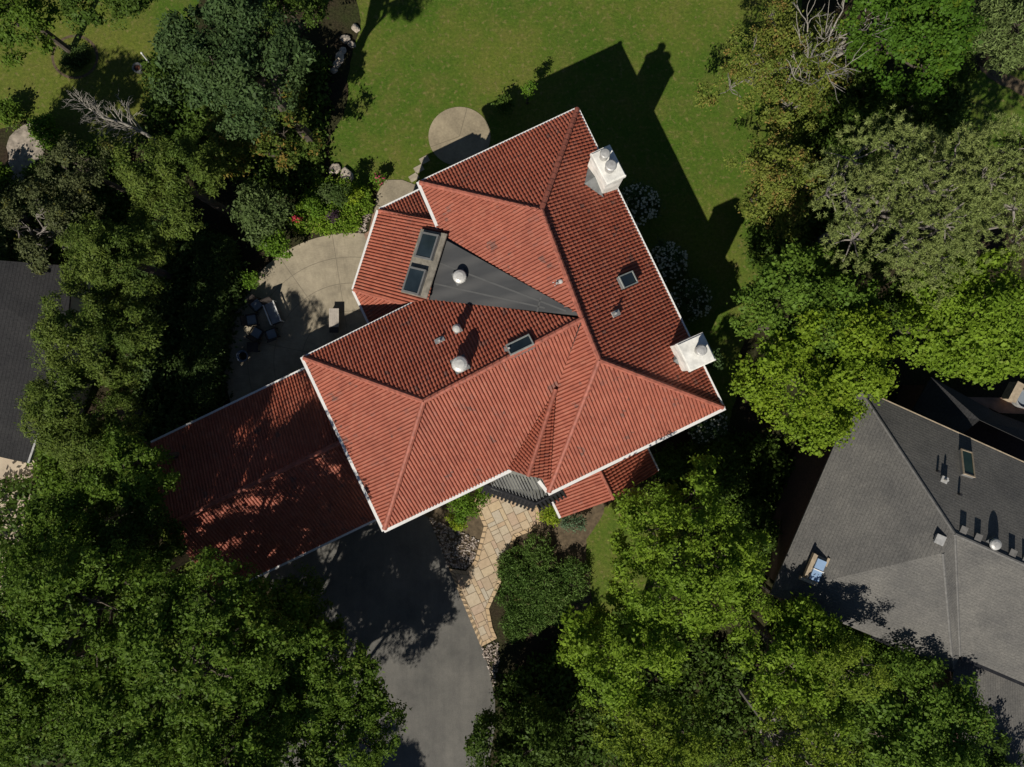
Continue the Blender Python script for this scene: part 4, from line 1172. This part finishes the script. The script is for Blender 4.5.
def trees():
    T = tree
    # ---- upper left
    T('tree', 248, 64, 74, 12.0, 'blue_oak', 'large dark blue-green broadleaf tree at the upper left of the lawn', 'fine', 11, 13, clusters=1.25, dens=1.1, size=1.15)
    T('tree', 262, 128, 50, 5.2, 'yellowing', 'green tree with orange tinged leaf tips above the patio flower bed', 'broad', 12, 11, clusters=.9, spread=.72)
    T('tree', 16, 10, 62, 6.5, 'woods', 'thin green tree in the top left corner beside the ring bed', 'broad', 13, 10, clusters=.55)
    T('tree', 112, -16, 54, 8.0, 'woods_dark', 'dark tree at the top edge above the ring bed', 'broad', 14, 10, foot=(112, -30))
    T('tree', -62, 190, 56, 8.5, 'woods', 'green tree at the left edge beside the stone terrace', 'broad', 17, 10)
    T('tree', 284, 0, 40, 4.2, 'woods_dark', 'added dark tree standing in for shade at the top edge beside the main lawn', 'broad', 15, 10)  # added to darken the ground where the blue-green tree's shadow belongs
    T('conifer', 185, 186, 52, 8.6, 'arbor', 'rounded olive conifer between the blue-green tree and the patio', 'arbor', 16, 13, hh=3.8, lobe=(.24, .42), spread=.66, zmin=-.9, limbs=False, clusters=1.1, dens=1.1)
    T('conifer', 128, 262, 53, 8.4, 'arbor', 'rounded olive conifer touching the top corner of the charcoal roof', 'arbor', 17, 13, hh=3.8, lobe=(.24, .42), spread=.66, zmin=-.9, limbs=False, clusters=1.1, dens=1.1)
    T('conifer', 115, 338, 56, 8.6, 'arbor', 'rounded olive conifer overhanging the right edge of the charcoal roof', 'arbor', 18, 13, hh=3.8, lobe=(.24, .42), spread=.66, zmin=-.9, limbs=False, clusters=1.1, dens=1.1)
    T('conifer', 102, 414, 60, 8.2, 'arbor', 'rounded olive conifer below the charcoal roof, nearest the beige terrace', 'arbor', 19, 13, hh=3.8, lobe=(.24, .42), spread=.66, zmin=-.9, limbs=False, clusters=1.1, dens=1.1)
    T('conifer', 143, 462, 38, 8.2, 'woods', 'loose green tree against the far corner of the garage roof', 'broad', 20, 7, clusters=.9)
    T('tree', 44, 236, 48, 6.0, 'greyleaf', 'scraggly grey-green tree with bare twigs above the charcoal roof', 'fine', 21, 9, clusters=.5, bark='greybark', bare=1)
    T('tree', 84, 170, 34, 5.5, 'greyleaf', 'small dull green tree below the dead branches', 'fine', 22, 8, clusters=.6)
    T('shrub', 10, 112, 15, 1.0, 'woods', 'low green shrub above the stone terrace at the left edge', 'shrub', 23, 6, cat='shrub', size=1.3)
    T('shrub', 50, 133, 20, 1.3, 'shrub_green', 'low yellow-green shrub right of the stone terrace', 'shrub', 24, 6, cat='shrub', size=1.2)
    T('shrub', 0, 176, 14, 1.4, 'woods', 'green shrub left of the stone terrace', 'shrub', 25, 6, cat='shrub', size=1.4)
    # ---- hedge and patio planting
    T('shrub', 259, 213, 33, 3.8, 'shrub_light', 'tall pale green shrub at the upper left rim of the patio', 'shrub', 31, 9, cat='shrub', size=1.4, clusters=.6)
    T('shrub', 272, 243, 19, 2.0, 'shrub_green', 'bright green shrub between the pale shrub and the patio rim', 'shrub', 32, 7, cat='shrub', size=1.2)
    T('shrub', 251, 279, 11, 1.2, 'shrub_green', 'small bright green shrub at the left rim of the patio', 'shrub', 33, 5, cat='shrub')
    T('shrub', 343, 197, 12, 2.2, 'hedge', 'upright dark green bush at the corner of the flower bed beside the lawn', 'shrub', 34, 5, hh=1.0, cat='shrub')
    T('shrub', 314, 206, 13, 1.3, 'shrub_green', 'bright green leafy perennial left of the purple bush', 'shrub', 35, 6, cat='shrub')
    T('shrub', 333.5, 217, 6, .9, 'purple', 'small purple leaved bush in the flower bed', 'shrub', 36, 4, cat='shrub', size=.9, trunk=True)
    T('shrub', 356, 196, 10, .9, 'shrub_lime', 'lime green mound at the right end of the flower bed', 'shrub', 37, 5, cat='shrub')
    T('shrub', 328, 195, 12, 1.0, 'shrub_light', 'pale silvery perennial behind the purple bush', 'shrub', 38, 6, cat='shrub')
    T('shrub', 299, 222, 9, .9, 'bedgreen', 'low perennial under the red flowers', 'shrub', 39, 5, cat='shrub')
    # ---- bottom left woodland
    W = 'green broadleaf tree in the wood, '
    spots = [(202, 636, 76, 12.5, 'woods', 'nearest the garage roof corner'), (88, 610, 74, 12.0, 'woods', 'second from the left edge in the upper row'),
             (268, 640, 58, 10.0, 'woods', 'overhanging the top of the driveway'), (340, 720, 58, 8.0, 'woods', 'right of the rest at the driveway edge'),
             (232, 738, 66, 11.5, 'woods', 'in the middle of the bottom edge'), (128, 716, 70, 11.5, 'woods', 'left of the middle at the bottom edge'),
             (24, 690, 72, 11.0, 'woods', 'in the lower left corner'), (18, 590, 46, 9.0, 'woods', 'at the left edge below the beige terrace'),
             (68, 530, 45, 8.0, 'woods', 'leaning over the beige terrace'), (134, 536, 46, 7.5, 'woods_dark', 'dark and low between the conifers and the garage lawn')]
    feet = {0: (222, 640), 2: (246, 645), 3: (316, 722)}
    for i, (x, y, rr, z, m, lb) in enumerate(spots):
        ft = feet.get(i)
        T('tree', x, y, rr, z, m, W + lb, 'broad', 40 + i, 12, foot=ft, clusters=.95, dens=1.0, group='trees in the wood below the garage')
    T('tree', 318, 668, 52, 8.5, 'woods', 'green tree at the upper left corner of the driveway below the garage front', 'broad', 52, 10, foot=(296, 655))
    T('tree', 246, 612, 34, 8.0, 'woods', 'small green tree touching the lower corner of the garage gutter', 'broad', 57, 8, foot=(238, 632))
    T('tree', 246, 880, 80, 11.5, 'woods', 'tall tree below the picture shading the garage end of the driveway', 'broad', 53, 10)
    T('tree', 188, 832, 76, 10.5, 'woods', 'tree just below the picture shading the garage apron', 'broad', 55, 10)
    T('tree', 306, 606, 32, 6.5, 'woods_dark', 'small dark tree hugging the garage front above the driveway', 'broad', 56, 7, foot=(292, 640))
    T('tree', 250, 1075, 66, 10.0, 'woods', 'tree far below the picture shading the lower driveway', 'broad', 54, 10)
    # ---- bottom right trees
    T('tree', 684, 557, 86, 9.5, 'maple_lime', 'bright yellow-green tree right of the spreading juniper', 'broad', 61, 14, foot=(690, 560), clusters=.8, spread=.74, lobe=(.25, .42))
    T('tree', 628, 655, 62, 9.5, 'maple_lime', 'yellow-green tree left of the others, below the juniper', 'broad', 62, 11, clusters=.8, foot=(630, 645))
    T('tree', 650, 745, 66, 10.0, 'locust', 'feathery yellow-green tree at the bottom edge right of the driveway', 'fine', 63, 11, clusters=.9)
    T('tree', 788, 656, 64, 8.2, 'maple_lime', 'yellow-green tree beside the metal lidded chimney of the grey house', 'broad', 64, 12, clusters=.62, spread=.72, lobe=(.25, .42))
    T('tree', 797, 612, 25, 6.6, 'maple_lime', 'small yellow-green tree under the left corner of the grey roof', 'broad', 88, 7)
    T('tree', 846, 668, 36, 8.6, 'locust', 'thin yellow-green tree reaching over the front eave of the grey house', 'fine', 86, 8, clusters=.8)
    T('tree', 782, 742, 72, 8.5, 'locust', 'sparse tree with bare grey limbs at the bottom edge below the grey house', 'fine', 65, 11, clusters=.5, bark='greybark', bare=2)
    T('tree', 914, 724, 78, 8.0, 'maple_mid', 'mid green tree under the front eave of the grey house', 'maple', 66, 13, clusters=.85, size=.8)
    T('tree', 985, 775, 40, 5.5, 'woods_dark', 'dark tree in the bottom right corner over the lower grey roof', 'broad', 87, 9)
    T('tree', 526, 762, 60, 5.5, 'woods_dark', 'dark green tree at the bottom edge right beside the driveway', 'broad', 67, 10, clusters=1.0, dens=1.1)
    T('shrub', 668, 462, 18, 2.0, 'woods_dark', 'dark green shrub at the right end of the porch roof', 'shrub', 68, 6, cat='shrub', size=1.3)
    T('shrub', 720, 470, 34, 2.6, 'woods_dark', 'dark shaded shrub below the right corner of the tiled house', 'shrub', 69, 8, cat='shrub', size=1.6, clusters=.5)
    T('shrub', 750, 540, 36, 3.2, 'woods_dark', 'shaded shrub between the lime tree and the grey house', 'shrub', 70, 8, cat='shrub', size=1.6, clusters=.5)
    # ---- right side trees
    T('tree', 805, 318, 62, 8.5, 'maple_mid', 'mid green maple in front of the pine, right of the lawn', 'maple', 71, 12, clusters=.95, size=.85)
    T('tree', 818, 376, 71, 9.0, 'maple', 'bright lime maple overhanging the corner of the grey roof', 'maple', 72, 13, clusters=.9, size=.85, spread=.66)
    T('tree', 962, 322, 70, 8.5, 'maple_lime', 'big round green maple at the right edge behind the grey house', 'maple', 73, 14, clusters=1.0, size=.85)
    T('tree', 893, 300, 32, 4.5, 'woods_dark', 'small deep green tree in the gap between the two maples', 'broad', 85, 7)
    T('pine', 902, 204, 100, 11.5, 'pine', 'wide grey-olive pine with bare twigs showing', 'pine', 74, 18, clusters=1.0, spread=.78, lobe=(.22, .36), bark='greybark', bare=1, hh=3.4, size=1.15)
    T('pine', 990, 195, 78, 10.5, 'pine', 'grey-olive pine at the right edge beside the wide pine', 'pine', 75, 12, clusters=1.0, spread=.75, lobe=(.22, .36), bark='greybark', bare=1, hh=2.6, size=1.15)
    T('tree', 774, 184, 52, 5.2, 'goldtree', 'gold tinged tree at the right edge of the main lawn', 'broad', 76, 14, clusters=.75, spread=.8, lobe=(.2, .36), size=.8)
    T('tree', 782, 66, 66, 6.0, 'goldtree', 'tree of thin pale leaves and bare grey limbs at the top of the lawn', 'broad', 77, 18, foot=(806, 92), clusters=.8, spread=.8, lobe=(.2, .34), size=.8, bark='greybark', bare=1)
    T('tree', 905, 28, 66, 8.5, 'vivid', 'vivid green tree at the top edge right of the bare limbs', 'maple', 78, 14, clusters=.75, size=.85, spread=.72, lobe=(.24, .4))
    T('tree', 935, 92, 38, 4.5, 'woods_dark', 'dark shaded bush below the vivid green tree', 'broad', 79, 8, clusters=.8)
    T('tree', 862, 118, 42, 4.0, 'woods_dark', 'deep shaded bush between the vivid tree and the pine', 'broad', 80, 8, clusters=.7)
    T('conifer', 1010, 28, 52, 6.5, 'spruce', 'grey-green weeping conifer in the top right corner', 'juniper', 81, 10, clusters=.6, size=1.2)
    T('shrub', 768, 252, 26, 2.0, 'woods_dark', 'low dark green bush at the foot of the pine beside the lawn', 'shrub', 82, 7, cat='shrub', size=1.6, clusters=.6)
    # ---- front planting
    T('juniper', 543, 582, 47, .95, 'juniper', 'spreading dark green juniper right of the front walk', 'juniper', 91, 16, cat='shrub', hh=.7, spread=.8, lobe=(.2, .34), clusters=1.1)
    T('juniper', 521, 618, 26, .8, 'juniper', 'small low juniper at the lower end of the front walk', 'juniper', 89, 9, cat='shrub', hh=.5, spread=.8, lobe=(.2, .34), clusters=1.2)
    T('shrub', 462, 505, 17, 1.8, 'shrub_green', 'bright green shrub under the front eave beside the walk', 'shrub', 92, 8, cat='shrub', size=1.1)
    T('shrub', 457, 520, 11, 1.1, 'shrub_lime', 'golden lime shrub in front of the bright green one', 'shrub', 93, 6, cat='shrub')
    T('shrub', 484, 494, 10, 1.4, 'shrub_green', 'small bright green shrub at the left end of the entry canopy', 'shrub', 94, 5, cat='shrub')
    T('shrub', 550, 513, 13, 1.3, 'shrub_lime', 'lime green mound between the entry and the porch roof', 'shrub', 95, 6, cat='shrub')
    T('shrub', 574, 522, 11, .9, 'shrub_blue', 'blue-green low shrub in front of the porch roof corner', 'shrub', 96, 6, cat='shrub', sx=1.3)
    T('shrub', 528, 93, 9, 2.4, 'shrub_green', 'slim bush catching sun at the edge of the house shadow', 'shrub', 97, 4, hh=1.2, cat='shrub')
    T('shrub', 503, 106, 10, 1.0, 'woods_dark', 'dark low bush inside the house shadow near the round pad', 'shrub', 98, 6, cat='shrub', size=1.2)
    # ---- hydrangeas on the shaded side
    for i, (px, py, rr, lb) in enumerate(((638, 205, 24, 'white hydrangea beside the two flue chimney'), (668, 262, 22, 'white hydrangea midway along the shaded house side'),
                                          (690, 300, 24, 'white hydrangea just above the single flue chimney'), (709, 358, 13, 'sunlit cream flowered hydrangea right of the single flue chimney'), (706, 422, 24, 'white hydrangea below the right corner of the tiled roof'))):
        zt = 5.3 if i == 3 else 1.7
        o = T('hydrangea', px, py, rr, zt, 'hydrangea', lb, 'shrub', 100 + i, 8, cat='shrub', size=1.3, clusters=.55 if i != 3 else 1.0, group='hydrangeas along the house')
        flowers(o, rr * (H - zt) / F, zt, 'white_flower', 190 if i != 3 else 60, .085, 200 + i)
def flowers(root, R, z, mat, n, s, seed, name='blossom'):
    r = np.random.default_rng(seed); k = 14
    a = r.uniform(0, 6.28, n); q = np.sqrt(r.uniform(0, 1, n)) * R * .92
    c = np.stack([np.cos(a) * q, np.sin(a) * q, z * (.98 - .45 * (q / R) ** 2) + r.uniform(-.1, .06, n)], 1)
    cc = np.repeat(c, k, 0); v = nrm(r.normal(size=(n * k, 3)) + np.array([0, 0, .7]))
    pc = cc + v * s * .6
    me = quads_mesh(name, leaf_quads(pc, v, r.normal(size=(n * k, 3)), np.full(n * k, s * .9), np.full(n * k, s * .8)))
    o = bpy.data.objects.new(name, me); COL.objects.link(o); o.parent = root; me.materials.append(M[mat])
trees()

def small_flowers():
    for (px, py, rr, n, mat, lb) in ((299, 221, .22, 12, 'red_flower', 'red flowering plant at the patio rim'),):
        o = empty('flowering_plant', P(px + 2, py + 2, 0), lb, 'plant')
        r = np.random.default_rng(3)
        c, v, _, _ = crown_shell(r, .3, .3, 5, 60); c[:, 2] += .55
        q = foliage(r, c, v, 'shrub', .8, .9)
        me = quads_mesh('foliage', q); f = bpy.data.objects.new('foliage', me); COL.objects.link(f); f.parent = o; me.materials.append(M['bedgreen'])
        flowers(o, .34, 1.12, mat, 26, .085, 5)
    # clay pot of pink flowers
    c = P(381, 182, 0)
    o = empty('flower_pot', c + Vector((0, 0, .035)), 'clay pot of pink flowers at the corner of the side path', 'flower pot')
    mb = MB(); mb.lathe(c + Vector((0, 0, .035)), [(.16, 0), (.24, .36), (.27, .37), (.27, .43), (.23, .43), (.22, .38)], 18); mb.build('pot', M['clay'], o)
    r = np.random.default_rng(8); cc, v, _, _ = crown_shell(r, .36, .3, 6, 70); cc[:, 2] += .6
    me = quads_mesh('foliage', foliage(r, cc, v, 'shrub', .7, .9)); f = bpy.data.objects.new('foliage', me); COL.objects.link(f); f.parent = o; me.materials.append(M['shrub_green'])
    flowers(o, .38, .98, 'pink_flower', 26, .07, 6)
small_flowers()

def ground_cover():
    """low planting nobody could count: flower bed filler and undergrowth"""
    r = np.random.default_rng(77)
    def fill(name, pg, mat, n, h, style, size, lab, seed):
        r = np.random.default_rng(seed)
        pg = [P(*q) for q in pg]; xs = [p.x for p in pg]; ys = [p.y for p in pg]; c = []
        while len(c) < n:
            x, y = r.uniform(min(xs), max(xs)), r.uniform(min(ys), max(ys))
            if inside2(x, y, pg): c.append((x, y, .05 + r.uniform(.1, 1) ** 2 * h))
        c = np.array(c); v = nrm(r.normal(size=(n, 3)) * .5 + np.array([0, 0, 1.0]))
        me = quads_mesh(name, foliage(r, c, v, style, .8, size)); o = bpy.data.objects.new(name, me); COL.objects.link(o); me.materials.append(M[mat])
        tag(o, lab, None, None, 'stuff')
    fill('bed_planting', ((296, 232), (300, 205), (318, 180), (340, 182), (372, 190), (372, 212), (360, 216), (358, 230), (330, 233)), 'bedgreen', 1500, .55, 'shrub', 1.1, 'mixed low perennials filling the patio flower bed', 1)
    fill('undergrowth', ((180, 215), (238, 250), (250, 285), (232, 330), (226, 400), (170, 440), (140, 440), (140, 250)), 'hedge', 3200, 1.6, 'shrub', 1.8, 'shaded ground cover between the conifers and the patio', 2)
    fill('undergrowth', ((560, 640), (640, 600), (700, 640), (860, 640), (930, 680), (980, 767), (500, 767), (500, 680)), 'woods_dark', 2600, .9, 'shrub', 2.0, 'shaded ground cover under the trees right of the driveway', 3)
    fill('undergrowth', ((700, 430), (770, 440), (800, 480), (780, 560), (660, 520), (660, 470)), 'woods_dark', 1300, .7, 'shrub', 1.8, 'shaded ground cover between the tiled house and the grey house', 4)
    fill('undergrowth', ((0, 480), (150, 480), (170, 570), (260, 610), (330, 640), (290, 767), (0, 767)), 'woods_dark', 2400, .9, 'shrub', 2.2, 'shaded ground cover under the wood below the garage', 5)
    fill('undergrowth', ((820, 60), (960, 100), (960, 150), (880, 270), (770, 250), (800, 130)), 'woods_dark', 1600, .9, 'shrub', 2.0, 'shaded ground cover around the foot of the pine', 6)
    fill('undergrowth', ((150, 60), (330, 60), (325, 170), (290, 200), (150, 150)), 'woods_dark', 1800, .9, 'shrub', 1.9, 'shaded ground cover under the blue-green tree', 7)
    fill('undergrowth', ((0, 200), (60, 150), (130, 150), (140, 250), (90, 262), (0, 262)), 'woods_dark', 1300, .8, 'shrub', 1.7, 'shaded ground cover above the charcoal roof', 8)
    fill('undergrowth', ((45, 440), (150, 440), (160, 500), (55, 490)), 'woods', 1300, 1.4, 'shrub', 1.9, 'low green growth between the conifers and the beige terrace', 10)
    fill('undergrowth', ((783, 590), (868, 628), (962, 672), (985, 740), (900, 700), (770, 650)), 'maple_mid', 1700, 1.2, 'shrub', 1.9, 'leafy growth along the front eave of the grey house', 11)
    fill('bed_grass', ((64, 50), (88, 48), (90, 60), (80, 70), (64, 66)), 'hedge', 260, .25, 'shrub', .9, 'clump of short grey-green ground cover in the ring bed', 9)
ground_cover()

def hedge():
    a, b = P(216, 240, 1.6), P(196, 400, 1.6)
    a.z = b.z = 0
    r = np.random.default_rng(5); d = (b - a); n = 1300; w, h = .75, 1.9
    t = r.uniform(0, 1, n); s = r.uniform(-1, 1, n); z = h * (.35 + .65 * r.uniform(0, 1, n) ** .4)
    edge = r.uniform(0, 1, n) < .4; s[edge] = np.sign(s[edge]) * r.uniform(.85, 1.05, edge.sum())
    z[~edge] = h + r.normal(size=(~edge).sum()) * .06
    side = np.array([d.y, -d.x, 0]) / d.length
    c = np.array(a)[None] + t[:, None] * np.array(d)[None] + (s * w)[:, None] * side[None]; c[:, 2] = z
    v = nrm(side[None] * s[:, None] + np.array([0, 0, .8]))
    o = empty('hedge', a, 'long clipped dark green hedge along the shaded left side of the patio', 'hedge')
    c -= np.array(a)
    me = quads_mesh('foliage', foliage(r, c, v, 'shrub', 1.1, 1.3)); f = bpy.data.objects.new('foliage', me); COL.objects.link(f); f.parent = o; me.materials.append(M['hedge'])
    for i in range(8):
        p = d * ((i + .5) / 8); MB().tube([p, p + Vector((.05, .03, 1.4))], [.05, .02], 6).build('stem', M['bark'], o)
hedge()

def dead_tree():
    r = random.Random(9)
    base = P(158, 144, 1.2); base.z = 0
    o = empty('dead_tree', base, 'leaning dead tree of bare grey branches above the small dull green tree', 'tree')
    mb = MB()
    p0 = Vector((0, 0, 0)); a = P(146, 134, 2.6) - base; b = P(104, 118, 4.2) - base; c = P(74, 98, 5.2) - base
    stem = [p0, a * .6, a, a.lerp(b, .5) + Vector((0, .1, .1)), b, b.lerp(c, .5), c]
    mb.tube(stem, [.11, .10, .09, .075, .06, .04, .012], 7)
    def twig(p, d, L, rad, dep):
        q = p + d * L * .5 + Vector((r.uniform(-.1, .1), r.uniform(-.1, .1), r.uniform(-.05, .1))) * L
        e = q + (d + Vector((r.uniform(-.3, .3), r.uniform(-.3, .3), r.uniform(-.2, .3)))).normalized() * L * .5
        mb.tube([p, q, e], [rad, rad * .75, rad * .35], 5)
        if dep > 0:
            for k in range(3):
                nd = (d + Vector((r.uniform(-.9, .9), r.uniform(-.9, .9), r.uniform(-.3, .5)))).normalized()
                twig(q.lerp(e, r.uniform(-.6, .9)), nd, L * r.uniform(.4, .65), rad * .55, dep - 1)
    fw = (c - a).normalized(); sd = Vector((-fw.y, fw.x, 0))
    for i in range(34):
        t = (i + .5) / 34; pos = a.lerp(b, t * 2) if t < .5 else b.lerp(c, t * 2 - 1)
        s = 1 if i % 2 else -1
        d = (fw * r.uniform(.2, .9) + sd * s * r.uniform(.4, 1.0) + Vector((0, 0, r.uniform(-.2, .5)))).normalized()
        twig(pos, d, (1.5 - .9 * t) * r.uniform(.6, 1.1), .035 - .02 * t, 2)
    mb.build('trunk', M['deadwood'], o)
    # bare limbs of the thin tree at the top of the lawn show through its crown
    base = P(812, 78, 2.0); base.z = 0
    o = empty('bare_tree', base, 'bare grey vase shaped limbs among thin leaves at the top of the picture', 'tree')
    mb = MB(); mb.tube([(0, 0, 0), (.05, .1, 1.6)], [.22, .16], 9)
    def grow(p, d, L, rad, dep):
        pts = [p]; q = p
        for k in range(3):
            d = (d + Vector((r.uniform(-.22, .22), r.uniform(-.22, .22), r.uniform(-.05, .2)))).normalized(); q = q + d * L / 3; pts.append(q)
        mb.tube(pts, [rad, rad * .85, rad * .7, rad * .55], 6)
        if dep > 0:
            for k in range(3 if dep > 1 else 3):
                nd = (d + Vector((r.uniform(-.6, .6), r.uniform(-.6, .6), r.uniform(-.15, .3)))).normalized()
                grow(pts[r.choice((2, 3))], nd, L * r.uniform(.55, .75), rad * .55, dep - 1)
    for (px, py, z) in ((788, 8, 7.5), (812, 0, 8), (842, 4, 7.5), (868, 22, 7), (852, 58, 6), (770, 30, 6.5), (786, 80, 5.5)):
        e = P(px, py, z) - base; s = Vector((.05, .1, 1.6)); grow(s, (e - s).normalized(), (e - s).length * .55, .085, 3)
    mb.build('trunk', M['deadwood'], o)
dead_tree()

# ================================================================== small things
def furniture():
    # bench on the patio
    c = P(334, 320, .45); c.z = .03
    rz = math.radians(0)
    o = empty('bench', c, 'pale slatted bench on the patio, half in the eave shadow', 'bench')
    mb = MB()
    for k in range(5): mb.box(c + Vector((-.22 + k * .11, .12, .42)), .10, 1.05, .035)
    mb.build('seat', M['bench'], o)
    for sx in (-.2, .2):
        for sy in (-.3, .55):
            MB().box(c + Vector((sx, sy, .2)), .06, .06, .40).build('leg', M['wicker'], o)
    MB().box(c + Vector((0, -.55, .43)), .5, .32, .06).build('side_shelf', M['wicker'], o)
    # lounge chairs
    def chair(px, py, rz, lab, frame='wicker', cush='cushion', long=False):
        c = P(px, py, .4); c.z = .03
        o = empty('lounge_chair' if long else 'patio_chair', c, lab, 'chair', None if long else 'patio chairs')
        R = Matrix.Rotation(rz, 3, 'Z'); L = 1.3 if long else .6
        def bx(x, y, z, a, b, d): return (c + R @ Vector((x, y, z)), a, b, d)
        mb = MB(); mb.box(*bx(0, 0, .33, .58, L, .06), rz=rz); mb.build('seat_frame', M[frame], o)
        mb = MB(); mb.box(*bx(0, .02, .41, .50, L - .1, .09), rz=rz); mb.build('cushion', M[cush], o)
        p = c + R @ Vector((0, L / 2 + .04, .62)); tl = R @ Matrix.Rotation(math.radians(-20), 3, 'X')
        MB().box(p, .56, .07, .55, tilt=tl).build('backrest', M[frame], o)
        for sx in (-.3, .3):
            MB().box(*bx(sx, 0, .56, .06, L * .9, .05), rz=rz).build('armrest', M['white' if long else frame], o)
            for sy in (-1, 1): MB().box(*bx(sx, sy * (L / 2 - .05), .27, .05, .05, .54), rz=rz).build('leg', M['white' if long else frame], o)
    chair(273, 313, math.radians(22), 'lounge chair with white arms in the tree shadow on the patio', long=True)
    chair(252, 320, math.radians(100), 'patio chair with pale cushion nearest the hedge')
    chair(257, 333, math.radians(150), 'patio chair with pale cushion above the dark square table')
    chair(272, 334, math.radians(200), 'patio chair with pale cushion right of the dark square table')
    chair(257, 305, math.radians(40), 'patio chair with pale cushion nearest the small bright shrub')
    # dark square table
    c = P(252, 347, .6); c.z = .03
    o = empty('side_table', c, 'dark square table on the shaded patio', 'table')
    MB().box(c + Vector((0, 0, .5)), .62, .55, .05).build('table_top', M['wicker'], o)
    for sx in (-.25, .25):
        for sy in (-.22, .22): MB().box(c + Vector((sx, sy, .24)), .05, .05, .47).build('leg', M['wicker'], o)
    c = P(243, 356, .3); c.z = .03
    o = empty('planter', c, 'round blue glazed planter below the dark square table', 'planter')
    MB().lathe(c, [(.2, 0), (.3, .35), (.33, .42), (.28, .42), (.24, .30)], 20).build('pot', M['pot'], o)
    MB().lathe(c + Vector((0, 0, .29)), [(.235, 0), (.2, .03), (.02, .05)], 16).build('soil', M['mulch'], o)
    # stepping stones
    for (px, py, a, lb) in ((424.5, 160, .5, 'stepping stone nearest the round pad'), (419, 169, .5, 'middle stepping stone between pad and house corner'), (414, 177.5, .55, 'stepping stone nearest the house corner')):
        c = P(px, py, 0); mb = MB(); mb.box(Vector((c.x, c.y, .025)), .52, .36, .05, rz=a)
        tag(mb.build('stepping_stone', M['step'], None, (c.x, c.y, 0)), lb, 'stepping stone', 'stepping stones to the round pad')
    # white post and fire bowl on the side lawn
    b = P(152, 66, 0)
    t = P(141.5, 53, 1.9)
    o = empty('post', b, 'slim white leaning post beside the fire bowl on the side lawn', 'post')
    MB().tube([b - Vector((0, 0, .1)), t], [.055, .045], 10).build('pole', M['white'], o)
    MB().tube([t, t + Vector((0, 0, .05))], [.06, .03], 10).build('post_cap', M['white'], o)
    MB().lathe(b, [(.13, 0), (.13, .05), (.07, .07)], 12).build('foot', M['zinc'], o)
    c = P(140, 70, 0)
    o = empty('fire_bowl', c, 'small round stone fire bowl with rusty grate at the foot of the post', 'fire bowl')
    MB().lathe(c, [(.24, 0), (.28, .28), (.28, .34), (.2, .34), (.19, .18)], 18).build('bowl', M['lead'], o)
    mb = MB(); mb.lathe(c + Vector((0, 0, .18)), [(.19, 0), (.15, .06), (.03, .09)], 14); mb.build('grate', M['ember'], o)
    # brown deck and stone pier behind the grey house
    pts = [P(*q, 2.9) for q in ((968, 397), (1012, 398), (1075, 404), (1075, 416), (1000, 413), (990, 408), (984, 409))]
    o = empty('deck', P(1010, 405, 0), 'reddish brown wooden deck behind the grey house', 'deck')
    mb = MB(); mb.prism([Vector((p.x, p.y, 0)) for p in pts], 2.7, 2.9); mb.build('boards', M['brownwood'], o)
    c = P(1016, 392, 3.4); c.z = 2.85
    o = empty('stone_pier', c, 'tan stone pier standing at the edge of the brown deck', 'pier')
    mb = MB(); mb.box(c + Vector((0, 0, .25)), .36, 1.0, .6, rz=math.radians(-28)); mb.build('shaft', M['tan'], o)
    mb = MB(); mb.box(c + Vector((0, 0, .58)), .42, 1.06, .06, rz=math.radians(-28)); mb.build('coping', M['tan'], o)
    c = P(1026, 399, 3.4); c.z = 2.9
    o = empty('tub', c, 'pale blue round tub beside the stone pier', 'tub')
    MB().lathe(c, [(.45, 0), (.5, .4), (.5, .5), (.44, .5), (.42, .3)], 20).build('shell', M['zinc'], o)
    MB().lathe(c + Vector((0, 0, .3)), [(.42, 0), (.41, .05)], 20).build('cover', M['cushion'], o)
furniture()

# ================================================================== light and camera
EL = 42.1; sx_, sy_ = -0.44, -0.898
world = bpy.data.worlds.new('World'); scene.world = world; world.use_nodes = True
nt = world.node_tree; nt.nodes.clear()
sky = nt.nodes.new('ShaderNodeTexSky'); sky.sky_type = 'NISHITA'; sky.sun_disc = False
sky.sun_elevation = math.radians(EL); sky.sun_rotation = math.atan2(sx_, sy_)
sky.altitude = 200; sky.air_density = 0.7; sky.dust_density = 0.1; sky.ozone_density = 1.0
bg = nt.nodes.new('ShaderNodeBackground'); bg.inputs[1].default_value = 0.05
wo = nt.nodes.new('ShaderNodeOutputWorld')
nt.links.new(sky.outputs[0], bg.inputs[0]); nt.links.new(bg.outputs[0], wo.inputs[0])
sd = bpy.data.lights.new('sun', 'SUN'); sd.energy = 4.8; sd.angle = math.radians(0.5); sd.color = (1.0, 0.945, 0.86)
so = bpy.data.objects.new('sun', sd); COL.objects.link(so)
to_sun = Vector((sx_ * math.cos(math.radians(EL)), sy_ * math.cos(math.radians(EL)), math.sin(math.radians(EL))))
so.rotation_euler = to_sun.to_track_quat('Z', 'Y').to_euler(); so.location = to_sun * 60

cd = bpy.data.cameras.new('camera'); cam = bpy.data.objects.new('camera', cd); COL.objects.link(cam)
cam.location = (0, 0, H); cam.rotation_euler = (0, 0, 0)
cd.sensor_width = 36; cd.lens = F / 1024 * 36; cd.clip_end = 1500; cd.clip_start = .5
scene.camera = cam
scene.render.engine = 'CYCLES'
scene.cycles.use_denoising = True
scene.cycles.max_bounces = 6; scene.cycles.diffuse_bounces = 3; scene.cycles.glossy_bounces = 2; scene.cycles.transmission_bounces = 2; scene.cycles.transparent_max_bounces = 4
scene.cycles.caustics_reflective = False; scene.cycles.caustics_refractive = False
vs = scene.view_settings
vs.view_transform = 'Standard'; vs.look = 'None'; vs.exposure = 0.0; vs.gamma = 1.0; vs.use_curve_mapping = False
scene.display_settings.display_device = 'sRGB'
